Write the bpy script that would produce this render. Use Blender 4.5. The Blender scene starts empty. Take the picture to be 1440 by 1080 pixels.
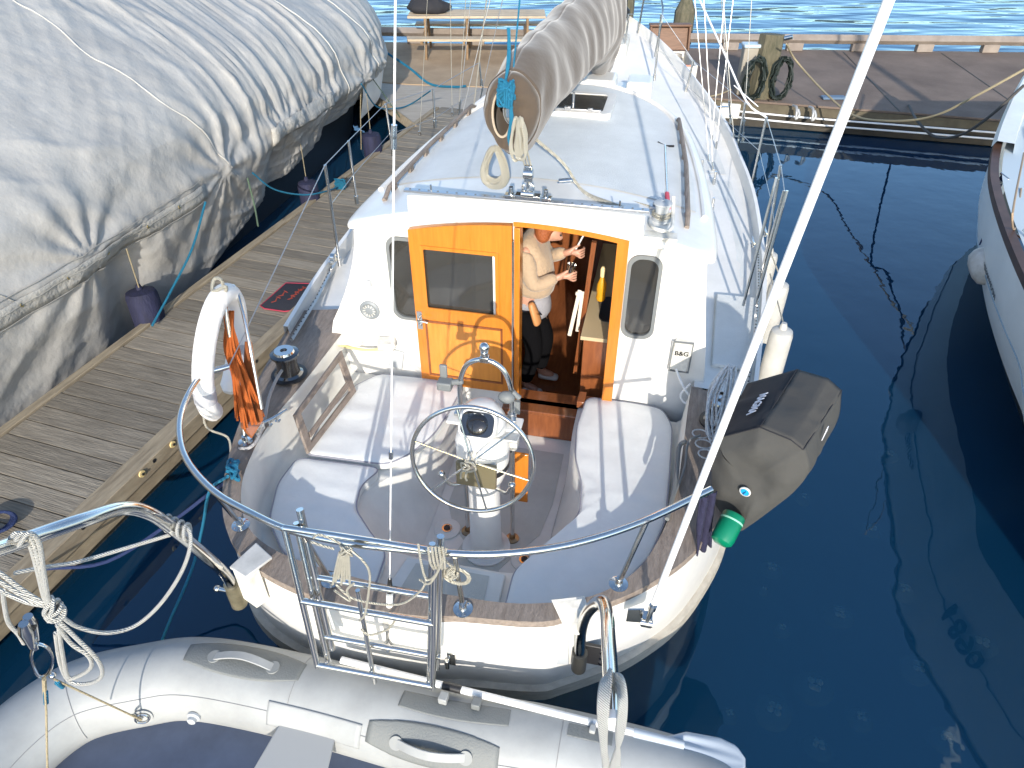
import bpy, bmesh, math, random
from mathutils import Vector, Matrix, noise
from math import radians as R, sin, cos, pi
random.seed(7)
V = Vector
sc = bpy.context.scene
COL = sc.collection
# ---------------------------------------------------------------- camera model / frames
PITCH, FPX, HCAM = R(38), 1000.0, 4.3
def ray(px, py):
    dx = (px-720)/FPX; dy = (540-py)/FPX
    return V((dx, cos(PITCH)+dy*sin(PITCH), -sin(PITCH)+dy*cos(PITCH)))
CAM = V((0, 0, HCAM))
def at(px, py, z=None, Y=None):          # world point at a height z or a distance Y
    v = ray(px, py)
    t = (z-HCAM)/v.z if z is not None else Y/v.y
    return CAM+v*t
def rp(px, py, p, n):                     # world point on the plane through p with normal n
    v = ray(px, py); return CAM+v*((p-CAM).dot(n)/v.dot(n))
BM = Matrix.Translation(V((-.176, 3.055, 0))) @ Matrix.Rotation(-R(12), 4, 'Z')
BI = BM.inverted()
def bt(px, py, z): return BI @ at(px, py, z)          # boat frame: x starboard, y forward
def bs(px, py, s):                                    # boat plane y = s
    return BI @ rp(px, py, BM @ V((0, s, 0)), (BM.to_3x3() @ V((0, 1, 0))))
def bx_(px, py, t):                                   # boat plane x = t
    return BI @ rp(px, py, BM @ V((t, 0, 0)), (BM.to_3x3() @ V((1, 0, 0))))
def L2W(*p): return BM @ V(p)
# ---------------------------------------------------------------- materials
MATS = {}
def mat(name, col, rough=.5, metal=0, bump=0, bscale=40, var=0, vscale=3, spec=.5, coat=0, stretch=None, island=0, col2=None, wave=None, alpha=1, trans=0, sheen=0, subs=0):
    if name in MATS: return MATS[name]
    m = bpy.data.materials.new(name); m.use_nodes = True
    nt = m.node_tree; N = nt.nodes; K = nt.links; b = N['Principled BSDF']
    b.inputs['Roughness'].default_value = rough; b.inputs['Metallic'].default_value = metal
    b.inputs['Specular IOR Level'].default_value = spec
    b.inputs['Coat Weight'].default_value = coat; b.inputs['Coat Roughness'].default_value = .08
    b.inputs['Transmission Weight'].default_value = trans
    if sheen: b.inputs['Sheen Weight'].default_value = sheen
    b.inputs['Alpha'].default_value = alpha
    c4 = (*col, 1)
    b.inputs['Base Color'].default_value = c4
    tc = N.new('ShaderNodeTexCoord'); mp = N.new('ShaderNodeMapping'); K.new(tc.outputs['Object'], mp.inputs[0])
    if stretch:
        if len(stretch) > 3:
            m0_ = N.new('ShaderNodeMapping'); m0_.inputs['Rotation'].default_value = (0, 0, stretch[3]); K.new(tc.outputs['Object'], m0_.inputs[0]); K.new(m0_.outputs[0], mp.inputs[0])
        mp.inputs['Scale'].default_value = stretch[:3]
    src = None
    if var or col2:
        n = N.new('ShaderNodeTexNoise'); n.inputs['Scale'].default_value = vscale; n.inputs['Detail'].default_value = 6
        n.inputs['Roughness'].default_value = .65
        K.new(mp.outputs[0], n.inputs[0])
        cr = N.new('ShaderNodeValToRGB'); K.new(n.outputs[0], cr.inputs[0])
        a = tuple(max(0, c*(1-var)) for c in col); d = tuple(min(1, c*(1+var)) for c in col)
        if col2: a, d = col, col2
        cr.color_ramp.elements[0].position = .3; cr.color_ramp.elements[1].position = .7
        cr.color_ramp.elements[0].color = (*a, 1); cr.color_ramp.elements[1].color = (*d, 1)
        src = cr.outputs[0]
    if island:
        g = N.new('ShaderNodeNewGeometry'); mr = N.new('ShaderNodeMapRange'); K.new(g.outputs['Random Per Island'], mr.inputs[0])
        mr.inputs[3].default_value = 1-island; mr.inputs[4].default_value = 1+island
        mx = N.new('ShaderNodeVectorMath'); mx.operation = 'SCALE'
        if src: K.new(src, mx.inputs[0])
        else: mx.inputs[0].default_value = col
        K.new(mr.outputs[0], mx.inputs['Scale']); src = mx.outputs[0]
    if src: K.new(src, b.inputs['Base Color'])
    if bump:
        n2 = N.new('ShaderNodeTexNoise'); n2.inputs['Scale'].default_value = bscale; n2.inputs['Detail'].default_value = 4
        K.new(mp.outputs[0], n2.inputs[0])
        bp = N.new('ShaderNodeBump'); bp.inputs['Strength'].default_value = bump; bp.inputs['Distance'].default_value = .02
        h = n2.outputs[0]
        if wave:
            w = N.new('ShaderNodeTexWave'); w.inputs['Scale'].default_value = wave; w.inputs['Distortion'].default_value = 1
            w.bands_direction = 'DIAGONAL'; K.new(tc.outputs['Object'], w.inputs[0])
            ad = N.new('ShaderNodeMath'); K.new(n2.outputs[0], ad.inputs[0]); K.new(w.outputs[1], ad.inputs[1]); h = ad.outputs[0]
        K.new(h, bp.inputs['Height']); K.new(bp.outputs[0], b.inputs['Normal'])
    MATS[name] = m
    return m
white = mat('white_gelcoat', (.73, .715, .675), .34, var=.09, vscale=2.6, coat=.2, bump=.02, bscale=6)
white_old = mat('aged_white_plastic', (.62, .60, .54), .5, var=.25, vscale=14)
nonskid = mat('pale_nonskid', (.66, .68, .67), .8, bump=.4, bscale=180, var=.10, vscale=2.2)
soleM = mat('grey_nonskid', (.52, .52, .47), .7, bump=.35, bscale=260, var=.08, vscale=6)
tubM = mat('cockpit_gelcoat', (.69, .68, .63), .42, var=.10, vscale=3)
cush = mat('cushion_vinyl', (.70, .715, .70), .6, bump=.25, bscale=9, var=.04, vscale=7, sheen=.2)
pipe_m = mat('cushion_piping', (.30, .30, .34), .6)
teak = mat('weathered_teak', (.17, .135, .11), .7, bump=.4, bscale=30, col2=(.30, .25, .21), vscale=7, stretch=(6, 1, 6))
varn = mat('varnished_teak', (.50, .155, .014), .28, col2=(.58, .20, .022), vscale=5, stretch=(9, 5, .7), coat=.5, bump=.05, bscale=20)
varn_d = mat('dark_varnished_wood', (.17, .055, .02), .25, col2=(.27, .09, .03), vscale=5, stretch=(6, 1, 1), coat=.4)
chrome = mat('stainless_steel', (.66, .65, .62), .13, metal=1, bump=.03, bscale=15)
alu = mat('brushed_aluminium', (.55, .55, .56), .35, metal=1)
darkal = mat('dark_anodised_metal', (.10, .10, .11), .35, metal=.6)
black = mat('black_plastic', (.018, .018, .02), .45)
rubber = mat('black_rubber', (.02, .02, .02), .8)
grey_pl = mat('grey_plastic', (.16, .17, .17), .55)
lgrey_pl = mat('light_grey_plastic', (.42, .44, .45), .5)
canvas = mat('taupe_canvas', (.072, .051, .034), .88, bump=.5, bscale=5, var=.14, vscale=3, sheen=.3)
canvas_g = mat('khaki_grey_canvas', (.054, .053, .049), .85, bump=.35, bscale=9, var=.1, vscale=5)
canvas_b = mat('charcoal_canvas', (.018, .018, .022), .85, bump=.2, bscale=12)
canvas_m = mat('mid_grey_canvas', (.055, .052, .047), .85, bump=.2, bscale=12)
green_p = mat('green_enamel', (.0, .17, .085), .35, coat=.3)
navy = mat('navy_cloth', (.016, .016, .045), .9, bump=.5, bscale=25)
rope_w = mat('white_rope', (.72, .68, .56), .9, bump=.9, bscale=90, wave=60)
rope_f = mat('flecked_rope', (.74, .73, .68), .9, bump=.9, bscale=90, col2=(.80, .79, .74), vscale=30, wave=60)
rope_b = mat('blue_rope', (.01, .22, .38), .8, bump=.8, bscale=90, wave=70)
rope_lb = mat('light_blue_rope', (.02, .27, .47), .75, bump=.8, bscale=90, wave=70)
rope_n = mat('navy_rope', (.015, .03, .10), .85, bump=.8, bscale=90)
rope_o = mat('orange_rope', (.86, .20, .03), .8, bump=.9, bscale=80, wave=60)
rope_t = mat('tan_rope', (.35, .29, .18), .9, bump=.7, bscale=90)
hose_k = mat('dark_green_hose', (.012, .02, .016), .6)
wire = mat('steel_wire', (.45, .45, .45), .35, metal=.8)
white_p = mat('white_painted_metal', (.76, .76, .75), .35)
fend_w = mat('grey_white_vinyl', (.36, .355, .33), .5, col2=(.50, .49, .46), vscale=6, bump=.1, bscale=30)
fend_d = mat('dirty_white_vinyl', (.34, .31, .27), .6, col2=(.62, .61, .60), vscale=7)
fend_n = mat('navy_fabric_fender', (.012, .014, .042), .8, bump=.5, bscale=60, var=.4, vscale=14, stretch=(1, 1, .2))
tarpM = mat('grey_tarpaulin', (.36, .35, .33), .62, bump=.7, bscale=7, col2=(.44, .43, .405), vscale=2.2)
tarpS = mat('tarpaulin_hem', (.38, .37, .34), .65, bump=.6, bscale=25, var=.08, vscale=9)
hyp = mat('grey_hypalon', (.33, .34, .335), .55, bump=.10, bscale=5, var=.14, vscale=3.2)
hyp_d = mat('mid_grey_hypalon', (.17, .18, .175), .6, bump=.2, bscale=120)
hyp_f = mat('dinghy_floor_navy', (.06, .08, .13), .6, var=.15, vscale=6)
board = mat('dock_boards', (.135, .115, .088), .8, col2=(.30, .262, .205), vscale=3.5, stretch=(.7, 11, 3, R(18.4)), island=.24, bump=.45, bscale=12)
beam = mat('dock_beam_wood', (.19, .15, .10), .8, col2=(.36, .30, .21), vscale=3, stretch=(8, 1, 3, R(18)), bump=.3, bscale=6)
beam_d = mat('dark_dock_timber', (.016, .013, .009), .6, col2=(.05, .04, .026), vscale=4, bump=.5, bscale=12)  # near-black brown timber under and along the docks
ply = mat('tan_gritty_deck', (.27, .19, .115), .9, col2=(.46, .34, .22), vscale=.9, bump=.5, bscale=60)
ply_shade = mat('shaded_gritty_deck', (.115, .083, .065), .9, col2=(.22, .165, .13), vscale=.8, bump=.5, bscale=60)  # darker copy of the tan deck, shade on the right half painted in
trestle = mat('brown_trestle_wood', (.16, .10, .05), .8, col2=(.30, .20, .11), vscale=4, bump=.3, bscale=20)
table_w = mat('bleached_table_wood', (.38, .29, .19), .8, col2=(.56, .46, .33), vscale=3, stretch=(1, 8, 8), bump=.3, bscale=20)
pileM = mat('mossy_pile', (.07, .068, .04), .9, col2=(.15, .13, .085), vscale=4, stretch=(5, 5, 1), bump=.7, bscale=12)
glassM = mat('tinted_window_glass', (.05, .048, .042), .05, spec=1, coat=.8, alpha=.72)
skin = mat('skin', (.50, .27, .19), .5)
sweater = mat('beige_knit', (.42, .31, .21), .9, bump=.5, bscale=30, sheen=.3)
jeans = mat('grey_denim', (.30, .30, .33), .85, bump=.3, bscale=60)
pants = mat('black_trousers', (.004, .004, .005), .95, spec=.1)
shoeM = mat('pale_canvas_shoes', (.62, .61, .60), .8)
hairM = mat('copper_hair', (.30, .085, .025), .6, bump=.6, bscale=60)
leather = mat('tan_leather', (.52, .24, .09), .5)
orangeM = mat('orange_cloth', (.80, .20, .03), .8)
yellowP = mat('yellow_plastic', (.80, .40, .02), .25, trans=.3)
yellowW = mat('yellow_bolt_washer', (.72, .55, .25), .6)
redM = mat('red_plastic', (.65, .02, .05), .4)
matM = mat('dark_doormat', (.035, .035, .045), .95, bump=.6, bscale=120)
matR = mat('red_mat_print', (.32, .05, .03), .9)
rbwhite = mat('right_hull_gelcoat', (.80, .80, .78), .35, var=.06, vscale=2)
antif = mat('black_antifouling', (.008, .01, .01), .5)
hullbot = mat('dark_green_antifouling', (.02, .03, .02), .6)
inkM = mat('dark_lettering', (.12, .13, .14), .6)
cream = mat('cream_plastic', (.70, .56, .25), .5)
brownbox = mat('brown_box_lid', (.16, .085, .05), .6, var=.25, vscale=8, stretch=(1, 1, 6))
# ---------------------------------------------------------------- mesh builder
def cat(pts, n=6, closed=False):          # Catmull-Rom smoothing of a path
    P = [V(p) for p in pts]
    if len(P) < 3: return P
    out = []; m = len(P)
    rng = range(m if closed else m-1)
    for i in rng:
        p1, p2 = P[i], P[(i+1) % m]
        p0 = P[i-1] if (i > 0 or closed) else p1+(p1-p2)
        p3 = P[(i+2) % m] if (i+2 < m or closed) else p2+(p2-p1)
        for k in range(n):
            t = k/n
            out.append(.5*((2*p1)+(p2-p0)*t+(2*p0-5*p1+4*p2-p3)*t*t+(3*p1-p0-3*p2+p3)*t**3))
    if not closed: out.append(P[-1])
    return out
class G:
    def __init__(s): s.v = []; s.f = []
    def add(s, vs, fs):
        o = len(s.v); s.v += [V(v) for v in vs]; s.f += [tuple(i+o for i in f) for f in fs]; return s
    def box(s, c, d, rot=None):
        c = V(c); x, y, z = d[0]/2, d[1]/2, d[2]/2
        M = rot.to_3x3() if rot else Matrix.Identity(3)
        vs = [c+M @ V((a*x, b*y, e*z)) for e in (-1, 1) for a, b in ((-1, -1), (1, -1), (1, 1), (-1, 1))]
        return s.add(vs, [(3, 2, 1, 0), (4, 5, 6, 7), (0, 1, 5, 4), (1, 2, 6, 5), (2, 3, 7, 6), (3, 0, 4, 7)])
    def hexa(s, bot, top):                 # two quads (ccw from above)
        return s.prism2(bot, top)
    def prism2(s, bot, top):
        n = len(bot)
        fs = [tuple(range(n-1, -1, -1)), tuple(range(n, 2*n))]+[(i, (i+1) % n, n+(i+1) % n, n+i) for i in range(n)]
        return s.add(list(bot)+list(top), fs)
    def prism(s, poly, z0, z1):            # poly: (x,y) list
        return s.prism2([V((p[0], p[1], z0)) for p in poly], [V((p[0], p[1], z1)) for p in poly])
    def plate(s, pts, off):                # 3D polygon extruded by vector
        return s.prism2([V(p) for p in pts], [V(p)+V(off) for p in pts])
    def rings(s, rs, closed=True, cap=True):
        n = len(rs[0]); o = []
        for r in rs: o += r
        fs = []
        for i in range(len(rs)-1):
            for j in range(n if closed else n-1):
                a = i*n+j; b = i*n+(j+1) % n
                fs.append((a, b, b+n, a+n))
        if cap and closed: fs += [tuple(range(n-1, -1, -1)), tuple((len(rs)-1)*n+i for i in range(n))]
        return s.add(o, fs)
    def tube(s, pts, r, n=10, closed=False, cap=True):
        P = [V(p) for p in pts]; m = len(P); rs = []
        rr = r if isinstance(r, (list, tuple)) else [r]*m
        up = None
        for i in range(m):
            a = P[i-1] if (i or closed) else P[0]; b = P[(i+1) % m] if (i < m-1 or closed) else P[-1]
            t = (b-a)
            if t.length < 1e-9: t = V((0, 0, 1))
            t.normalize()
            if up is None:
                up = V((0, 0, 1)) if abs(t.z) < .9 else V((1, 0, 0))
            u = (up-t*up.dot(t))
            if u.length < 1e-6: u = t.orthogonal()
            u.normalize(); w = t.cross(u); up = u
            rs.append([P[i]+(u*cos(2*pi*k/n)+w*sin(2*pi*k/n))*rr[i] for k in range(n)])
        if closed:
            o = sum(rs, []); fs = []
            for i in range(m):
                for j in range(n):
                    a = i*n+j; b = i*n+(j+1) % n; c = ((i+1) % m)*n
                    fs.append((a, b, c+(j+1) % n, c+j))
            return s.add(o, fs)
        return s.rings(rs, True, cap)
    def cyl(s, a, b, r0, r1=None, n=16): return s.tube([a, b], [r0, r0 if r1 is None else r1], n)
    def lathe(s, prof, org=(0, 0, 0), axis=(0, 0, 1), n=24):
        ax = V(axis).normalized(); u = ax.orthogonal().normalized(); w = ax.cross(u); org = V(org)
        rs = [[org+ax*z+(u*cos(2*pi*k/n)+w*sin(2*pi*k/n))*max(r, 1e-4) for k in range(n)] for r, z in prof]
        return s.rings(rs)
    def ball(s, c, r, n=12, sc_=(1, 1, 1)):
        c = V(c); rs = []
        for i in range(n//2+1):
            a = -pi/2+pi*i/(n//2)
            rs.append([c+V((cos(a)*cos(2*pi*k/n)*sc_[0]*r+1e-5*k, cos(a)*sin(2*pi*k/n)*sc_[1]*r, sin(a)*sc_[2]*r)) for k in range(n)])
        return s.rings(rs, True, False)
    def grid(s, fn, nu, nv):
        vs = [fn(i/nu, j/nv) for i in range(nu+1) for j in range(nv+1)]
        fs = [(i*(nv+1)+j, (i+1)*(nv+1)+j, (i+1)*(nv+1)+j+1, i*(nv+1)+j+1) for i in range(nu) for j in range(nv)]
        return s.add(vs, fs)
def finish(me, m, angle=40):
    bm = bmesh.new(); bm.from_mesh(me)
    bmesh.ops.recalc_face_normals(bm, faces=bm.faces); bm.to_mesh(me); bm.free()
    me.shade_smooth()
    me.set_sharp_from_angle(angle=R(angle))
    me.materials.append(m)
def reg(o, parent, off, frame, kind=None):
    COL.objects.link(o)
    o['_off'] = list(off); o['_frame'] = frame
    if parent: o.parent = parent
    if kind: o['kind'] = kind
    return o
def build(g, name, m, parent=None, org=None, frame='world', bevel=0, angle=40, kind=None, solid=0, subd=0):
    """g in world or boat coordinates; linked as one mesh whose origin is its thing's base (or org)"""
    if parent is not None:
        off = V(parent['_off']); frame = parent['_frame']; loc = V((0, 0, 0))
    else:
        if org is None:
            xs = [v.x for v in g.v]; ys = [v.y for v in g.v]; zs = [v.z for v in g.v]
            org = ((min(xs)+max(xs))/2, (min(ys)+max(ys))/2, min(zs))
        off = V(org)
    me = bpy.data.meshes.new(name); me.from_pydata([v-off for v in g.v], [], g.f); me.validate(); me.update()
    finish(me, m, angle)
    o = bpy.data.objects.new(name, me); reg(o, parent, off, frame, kind)
    if parent is None: place(o, off, frame)
    if bevel:
        b = o.modifiers.new('Bevel', 'BEVEL'); b.width = bevel; b.segments = 2; b.limit_method = 'ANGLE'; b.angle_limit = R(50)
    if solid:
        b = o.modifiers.new('Solid', 'SOLIDIFY'); b.thickness = solid
    if subd:
        b = o.modifiers.new('Sub', 'SUBSURF'); b.levels = subd; b.render_levels = subd
    return o
def place(o, off, frame):
    if frame == 'boat':
        o.location = BM @ V(off); o.rotation_euler = (0, 0, -R(12))
    else: o.location = V(off)
def tag(o, label, category, group=None):
    o['label'] = label; o['category'] = category
    if group: o['group'] = group
    return o
def thing(name, label, category, org=(0, 0, 0), frame='world', group=None):
    o = bpy.data.objects.new(name, None); o.empty_display_size = .1
    reg(o, None, org, frame); place(o, org, frame)
    return tag(o, label, category, group)
def structure(o): o['kind'] = 'structure'; return o
def text_g(txt, size, depth=.002, bold=0):
    cu = bpy.data.curves.new('t', 'FONT'); cu.body = txt; cu.size = size; cu.extrude = depth; cu.offset = bold
    cu.align_x = 'CENTER'; cu.align_y = 'CENTER'
    o = bpy.data.objects.new('t', cu); me = bpy.data.meshes.new_from_object(o)
    g = G(); g.add([v.co.copy() for v in me.vertices], [tuple(p.vertices) for p in me.polygons])
    bpy.data.objects.remove(o); bpy.data.meshes.remove(me); bpy.data.curves.remove(cu)
    return g
def holed(outer, holes, th):               # flat plate with holes in local XY, thickness th centred on z=0
    cu = bpy.data.curves.new('t', 'CURVE'); cu.dimensions = '2D'; cu.fill_mode = 'BOTH'; cu.extrude = th/2
    for P in [outer]+holes:
        sp = cu.splines.new('POLY'); sp.points.add(len(P)-1); sp.use_cyclic_u = True
        for i, p in enumerate(P): sp.points[i].co = (p[0], p[1], 0, 1)
    o = bpy.data.objects.new('t', cu); me = bpy.data.meshes.new_from_object(o)
    g = G(); g.add([v.co.copy() for v in me.vertices], [tuple(p.vertices) for p in me.polygons])
    bpy.data.objects.remove(o); bpy.data.meshes.remove(me); bpy.data.curves.remove(cu)
    return g
def xf(g, fn): g.v = [fn(v) for v in g.v]; return g
def rrect(x0, x1, y0, y1, r, n=5):
    P = []
    for cx, cy, a0 in ((x1-r, y1-r, 0), (x0+r, y1-r, 90), (x0+r, y0+r, 180), (x1-r, y0+r, 270)):
        for k in range(n+1):
            a = R(a0+90*k/n); P.append((cx+r*cos(a), cy+r*sin(a)))
    return P
def vert(g, s): return xf(g, lambda v: V((v.x, s+v.z, v.y)))     # local XY plate -> boat x,z plane at y=s
def interp(tab, x):
    if x <= tab[0][0]: return tab[0][1]
    for (a, fa), (b, fb) in zip(tab, tab[1:]):
        if x <= b: return fa+(fb-fa)*(x-a)/(b-a)
    return tab[-1][1]
def resample(P, n):
    P = [V(p) for p in P]; d = [0]
    for a, b in zip(P, P[1:]): d.append(d[-1]+(b-a).length)
    out = []; j = 0
    for i in range(n):
        x = d[-1]*i/(n-1)
        while j < len(d)-2 and d[j+1] < x: j += 1
        t = (x-d[j])/max(1e-9, d[j+1]-d[j]); out.append(P[j].lerp(P[j+1], min(1, max(0, t))))
    return out
def hank(g, c, w, h, n=7, r=.006, ax=V((1, 0, 0)), dn=V((0, 0, -1)), jit=.02):   # a hanging coil of rope
    for i in range(n):
        k = .75+.25*random.random()
        k2 = lambda th: .35+.65*(1-cos(th))/2
        o = V(c)+ax*random.uniform(-jit, jit)+ax.cross(dn)*random.uniform(-jit, jit)
        P = []
        for a in range(14):
            th = 2*pi*a/14
            P.append(o+ax*(sin(th)*w/2*k*k2(th)*1.25)+dn*((1-cos(th))/2*h*k)+V([random.uniform(-.004, .004) for _ in range(3)]))
        g.tube(cat(P, 3, True), r, 6, closed=True)
    return g
# ================================================================= THE SAILBOAT (boat frame: x starboard, y forward, z up)
B = thing('sailboat', 'white sailboat with open varnished cabin door and stern cockpit moored beside the wooden finger dock', 'sailboat', (0, 0, 0), 'boat')
HW = [(-.99, .10), (-.97, .5), (-.90, .78), (-.76, 1.0), (-.52, 1.18), (-.2, 1.38), (.2, 1.51), (.7, 1.59), (1.3, 1.67), (2.0, 1.745), (2.7, 1.80), (3.4, 1.80), (4.2, 1.76), (5, 1.65), (5.8, 1.49), (6.6, 1.24), (7.4, .93), (8.2, .52), (8.75, .15), (8.9, .02)]
HWP = [(1.3, 1.86), (2.0, 1.92), (3, 1.94), (4, 1.87), (5, 1.72), (5.8, 1.53), (6.6, 1.26), (7.4, .94), (8.2, .53), (8.75, .15), (8.9, .02)]
def sheer(s): return interp([(-1, 1.18), (1, 1.2), (3, 1.27), (5, 1.42), (7, 1.68), (8.9, 2.02)], s)
HS = [(-.96, .10), (-.91, .5), (-.84, .65), (-.68, .90), (-.52, 1.08), (-.33, 1.24), (-.05, 1.39), (.3, 1.52), (.8, 1.61)]+HW[8:]
HP = [(-1.0, .10), (-1.01, .5), (-.96, .82), (-.86, 1.09), (-.70, 1.29), (-.45, 1.46), (-.1, 1.60), (.3, 1.71), (.7, 1.79)]+HWP
half = cat([(t, s, 0) for s, t in HS], 4); halfp = cat([(t, s, 0) for s, t in HP], 4)
OUT = [V((-p.x, p.y, 0)) for p in reversed(halfp)]+[V((0, -.985, 0))]+half        # port bow -> stern -> starboard bow
def level(k, ks, z, sc_=4.5, inset=0, cz=0):
    o = []
    for p in OUT:
        s = sc_+(p.y-sc_)*ks; t = p.x*k
        if inset:
            l = V((t, s-3.5 if s < 3.5 else 0, 0))
            if l.length > 1e-6: l = l-l.normalized()*min(inset, l.length*.9); t, s = l.x, (l.y+3.5 if s < 3.5 else s)
        o.append(V((t, s, z(p.y) if callable(z) else z)))
    return o
g = G()
g.rings([level(1, 1, lambda s: sheer(s)-.01), level(1.0, 1.003, lambda s: sheer(s)-.3), level(1.0, 1.0, lambda s: sheer(s)-.66), level(.955, .955, lambda s: max(.30, sheer(s)-.85)), level(.90, .91, .12), level(.84, .87, -.05)], True, False)
build(g, 'hull', white, B, angle=50)
g = G(); g.rings([level(.843, .872, -.04), level(.7, .8, -.4), level(.3, .6, -.7)], True, True)
build(g, 'hull_bottom', hullbot, B)
# rub rail
ru = level(1.018, 1.007, lambda s: sheer(s)-.59); rl = level(1.018, 1.007, lambda s: sheer(s)-.68)
ri = level(.985, .995, lambda s: sheer(s)-.57); rj = level(.97, .985, lambda s: sheer(s)-.70)
g = G(); g.rings([ri, ru, rl, rj], True, False)
build(g, 'rub_rail', mat('bleached_rub_rail', (.36, .32, .26), .6, col2=(.52, .48, .40), vscale=6, stretch=(2, 2, 8)), B)
# cap rail / teak covering boards
CO = [p for p in level(1.005, 1.003, lambda s: sheer(s)+.012) if p.y < (1.6 if p.x < 0 else 1.12)]
coam = [(-1.36, 1.6), (-1.42, 1.22), (-1.45, .6), (-1.48, .2), (-1.46, -.1), (-1.38, -.4), (-1.20, -.66), (-.92, -.80), (-.45, -.865), (0, -.865), (.4, -.84), (.75, -.72), (.97, -.5), (1.09, -.2), (1.15, .1), (1.18, .5), (1.2, .85), (1.22, 1.12)]
CIN = cat([(a, b, 0) for a, b in coam], 5)
n = 120
A1 = resample(CO, n); A2 = resample(CIN, n)
g = G(); g.rings([[V((p.x, p.y, sheer(p.y)+.03)) for p in A2], [V((p.x, p.y, sheer(p.y)+.03)) for p in A1], [V((p.x, p.y, sheer(p.y)-.02)) for p in A1]], False, False)
build(g, 'cap_rail', teak, B)
# forward side decks, bulwark and toe rail
fo = [p for p in half if p.y > 1.05]
g = G()
for sg in (-1, 1):
    fo = [p for p in (half if sg > 0 else halfp) if p.y > 1.05]
    r0 = [V((sg*p.x*.985, p.y, sheer(p.y)+.10)) for p in fo]; r1 = [V((sg*p.x*1.003, p.y, sheer(p.y)+.10)) for p in fo]
    r2 = [V((sg*p.x*1.003, p.y, sheer(p.y)-.02)) for p in fo]; r3 = [V((sg*(p.x*.985-.02), p.y, sheer(p.y)-.05)) for p in fo]
    g.rings([r3, r0, r1, r2], False, False)
build(g, 'bulwark', white, B)
g = G()
fop = [p for p in halfp if p.y > 1.05]
P = [V((p.x*.98, p.y, sheer(p.y)-.03)) for p in fo]; Q = [V((-p.x*.98, p.y, sheer(p.y)-.03)) for p in fop]
dk_in = lambda s: interp([(1.2, 1.24), (1.5, 1.28), (2.2, 1.24), (3.0, 1.14), (3.6, .98), (4.0, .78), (4.25, .4), (4.32, .0)], s)
C0 = [V((dk_in(p.y), p.y, sheer(p.y)+.0)) for p in fo]; C1 = [V((-dk_in(p.y), p.y, sheer(p.y)+.0)) for p in fop]
g.rings([Q, C1], False, False); g.rings([C0, P], False, False)
build(g, 'deck', white, B)
def dz(s): return sheer(s)-.022
for sg in (1, -1):
    for (s0, s1, a0, a1) in ((1.50, 2.55, .07, .10), (2.75, 4.6, .07, .10), (4.75, 6.6, .07, .12)):
        g = G(); m = 8; o = []; i_ = []
        for k in range(m+1):
            s = s0+(s1-s0)*k/m
            o.append(V((sg*(interp(HW, s)-a1-.05), s, dz(s)))); i_.append(V((sg*(interp([(1.2, 1.48), (3, 1.34), (4.5, 1.2), (6.6, .75)], s)), s, dz(s))))
        g.rings([i_, o], False, False); 
        build(g, 'nonskid_panel', nonskid, B)
# raised locker lid on the starboard side deck, aft
g = G(); g.plate([(1.36, 1.42, 1.2), (1.68, 1.42, 1.2), (1.78, 2.38, 1.24), (1.40, 2.38, 1.24)], (0, 0, .035)); build(g, 'deck_locker_lid', nonskid, B, bevel=.012)
# ---- cockpit
well = [(-.45, 1.22), (-.45, .75), (-.47, .5), (-.62, .25), (-.78, 0), (-.74, -.2), (-.55, -.38), (-.3, -.42), (0, -.42), (.32, -.40), (.45, -.2), (.57, .05), (.55, .3), (.47, .55), (.44, .85), (.44, 1.22)]
WL = cat([(a, b, 0) for a, b in well], 5)
sole = [(-.44, 1.22), (-.44, .75), (-.43, .5), (-.42, .25), (-.42, 0), (-.42, -.15), (-.40, -.3), (-.25, -.36), (0, -.38), (.25, -.36), (.36, -.2), (.40, .05), (.41, .3), (.42, .55), (.43, .85), (.43, 1.22)]
SL = cat([(a, b, 0) for a, b in sole], 5)
N_ = 90
w1 = resample(WL, N_); w0 = resample(SL, N_); cw = resample([p for p in CIN if p.y < 1.25], N_)
Z = lambda L, z: [V((p.x, p.y, z)) for p in L]
g = G(); g.rings([Z(w0, .5), [a.lerp(b, .12)+V((0, 0, .52)) for a, b in zip(w0, w1)], Z(w1, .87), Z([a.lerp(b, .03) for a, b in zip(w1, cw)], .885), Z([a.lerp(b, .93) for a, b in zip(w1, cw)], .885), Z([a.lerp(b, .97) for a, b in zip(w1, cw)], .92), [V((p.x, p.y, sheer(p.y)+.028)) for p in cw]], False, False)
build(g, 'cockpit_moulding', tubM, B, angle=50)
g = G(); g.add(Z(w0, .505), [tuple(range(N_))]); build(g, 'cockpit_sole', tubM, B)
g = G()
g.prism([(-.36, 1.02), (-.36, .35), (-.27, .16), (-.16, .05), (-.2, -.1), (-.3, -.3), (.22, -.3), (.12, -.14), (.2, .0), (.33, .2), (.37, .5), (.37, 1.02)], .5, .5095)
soleO = build(g, 'sole_panel', soleM, B)
for c in ((-.30, .12), (.27, -.03)):
    g = G(); g.lathe([(.09, 0), (.09, .012), (.085, .014), (.03, .014), (.03, .0), (.001, 0)], (c[0], c[1], .503)); d = build(g, 'sole_drain', tubM, B)
    g = G(); g.lathe([(.036, .014), (.036, .019), (.026, .019), (.026, .012), (.001, .012)], (c[0], c[1], .503)); build(g, 'drain_ring', chrome, d)
    g = G(); g.lathe([(.022, .017), (.022, .02), (.001, .02)], (c[0], c[1], .503)); build(g, 'drain_plug', black, d)
# stern seat hatch (between the cushions)
g = G(); g.prism([(-.42, -.75), (.25, -.75), (.24, -.45), (-.36, -.45)], .88, .905); o = build(g, 'stern_hatch', tubM, B, bevel=.01)
g = G(); g.prism([(-.33, -.72), (.16, -.72), (.15, -.49), (-.29, -.49)], .9, .9105); build(g, 'hatch_tread', soleM, o)
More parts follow.
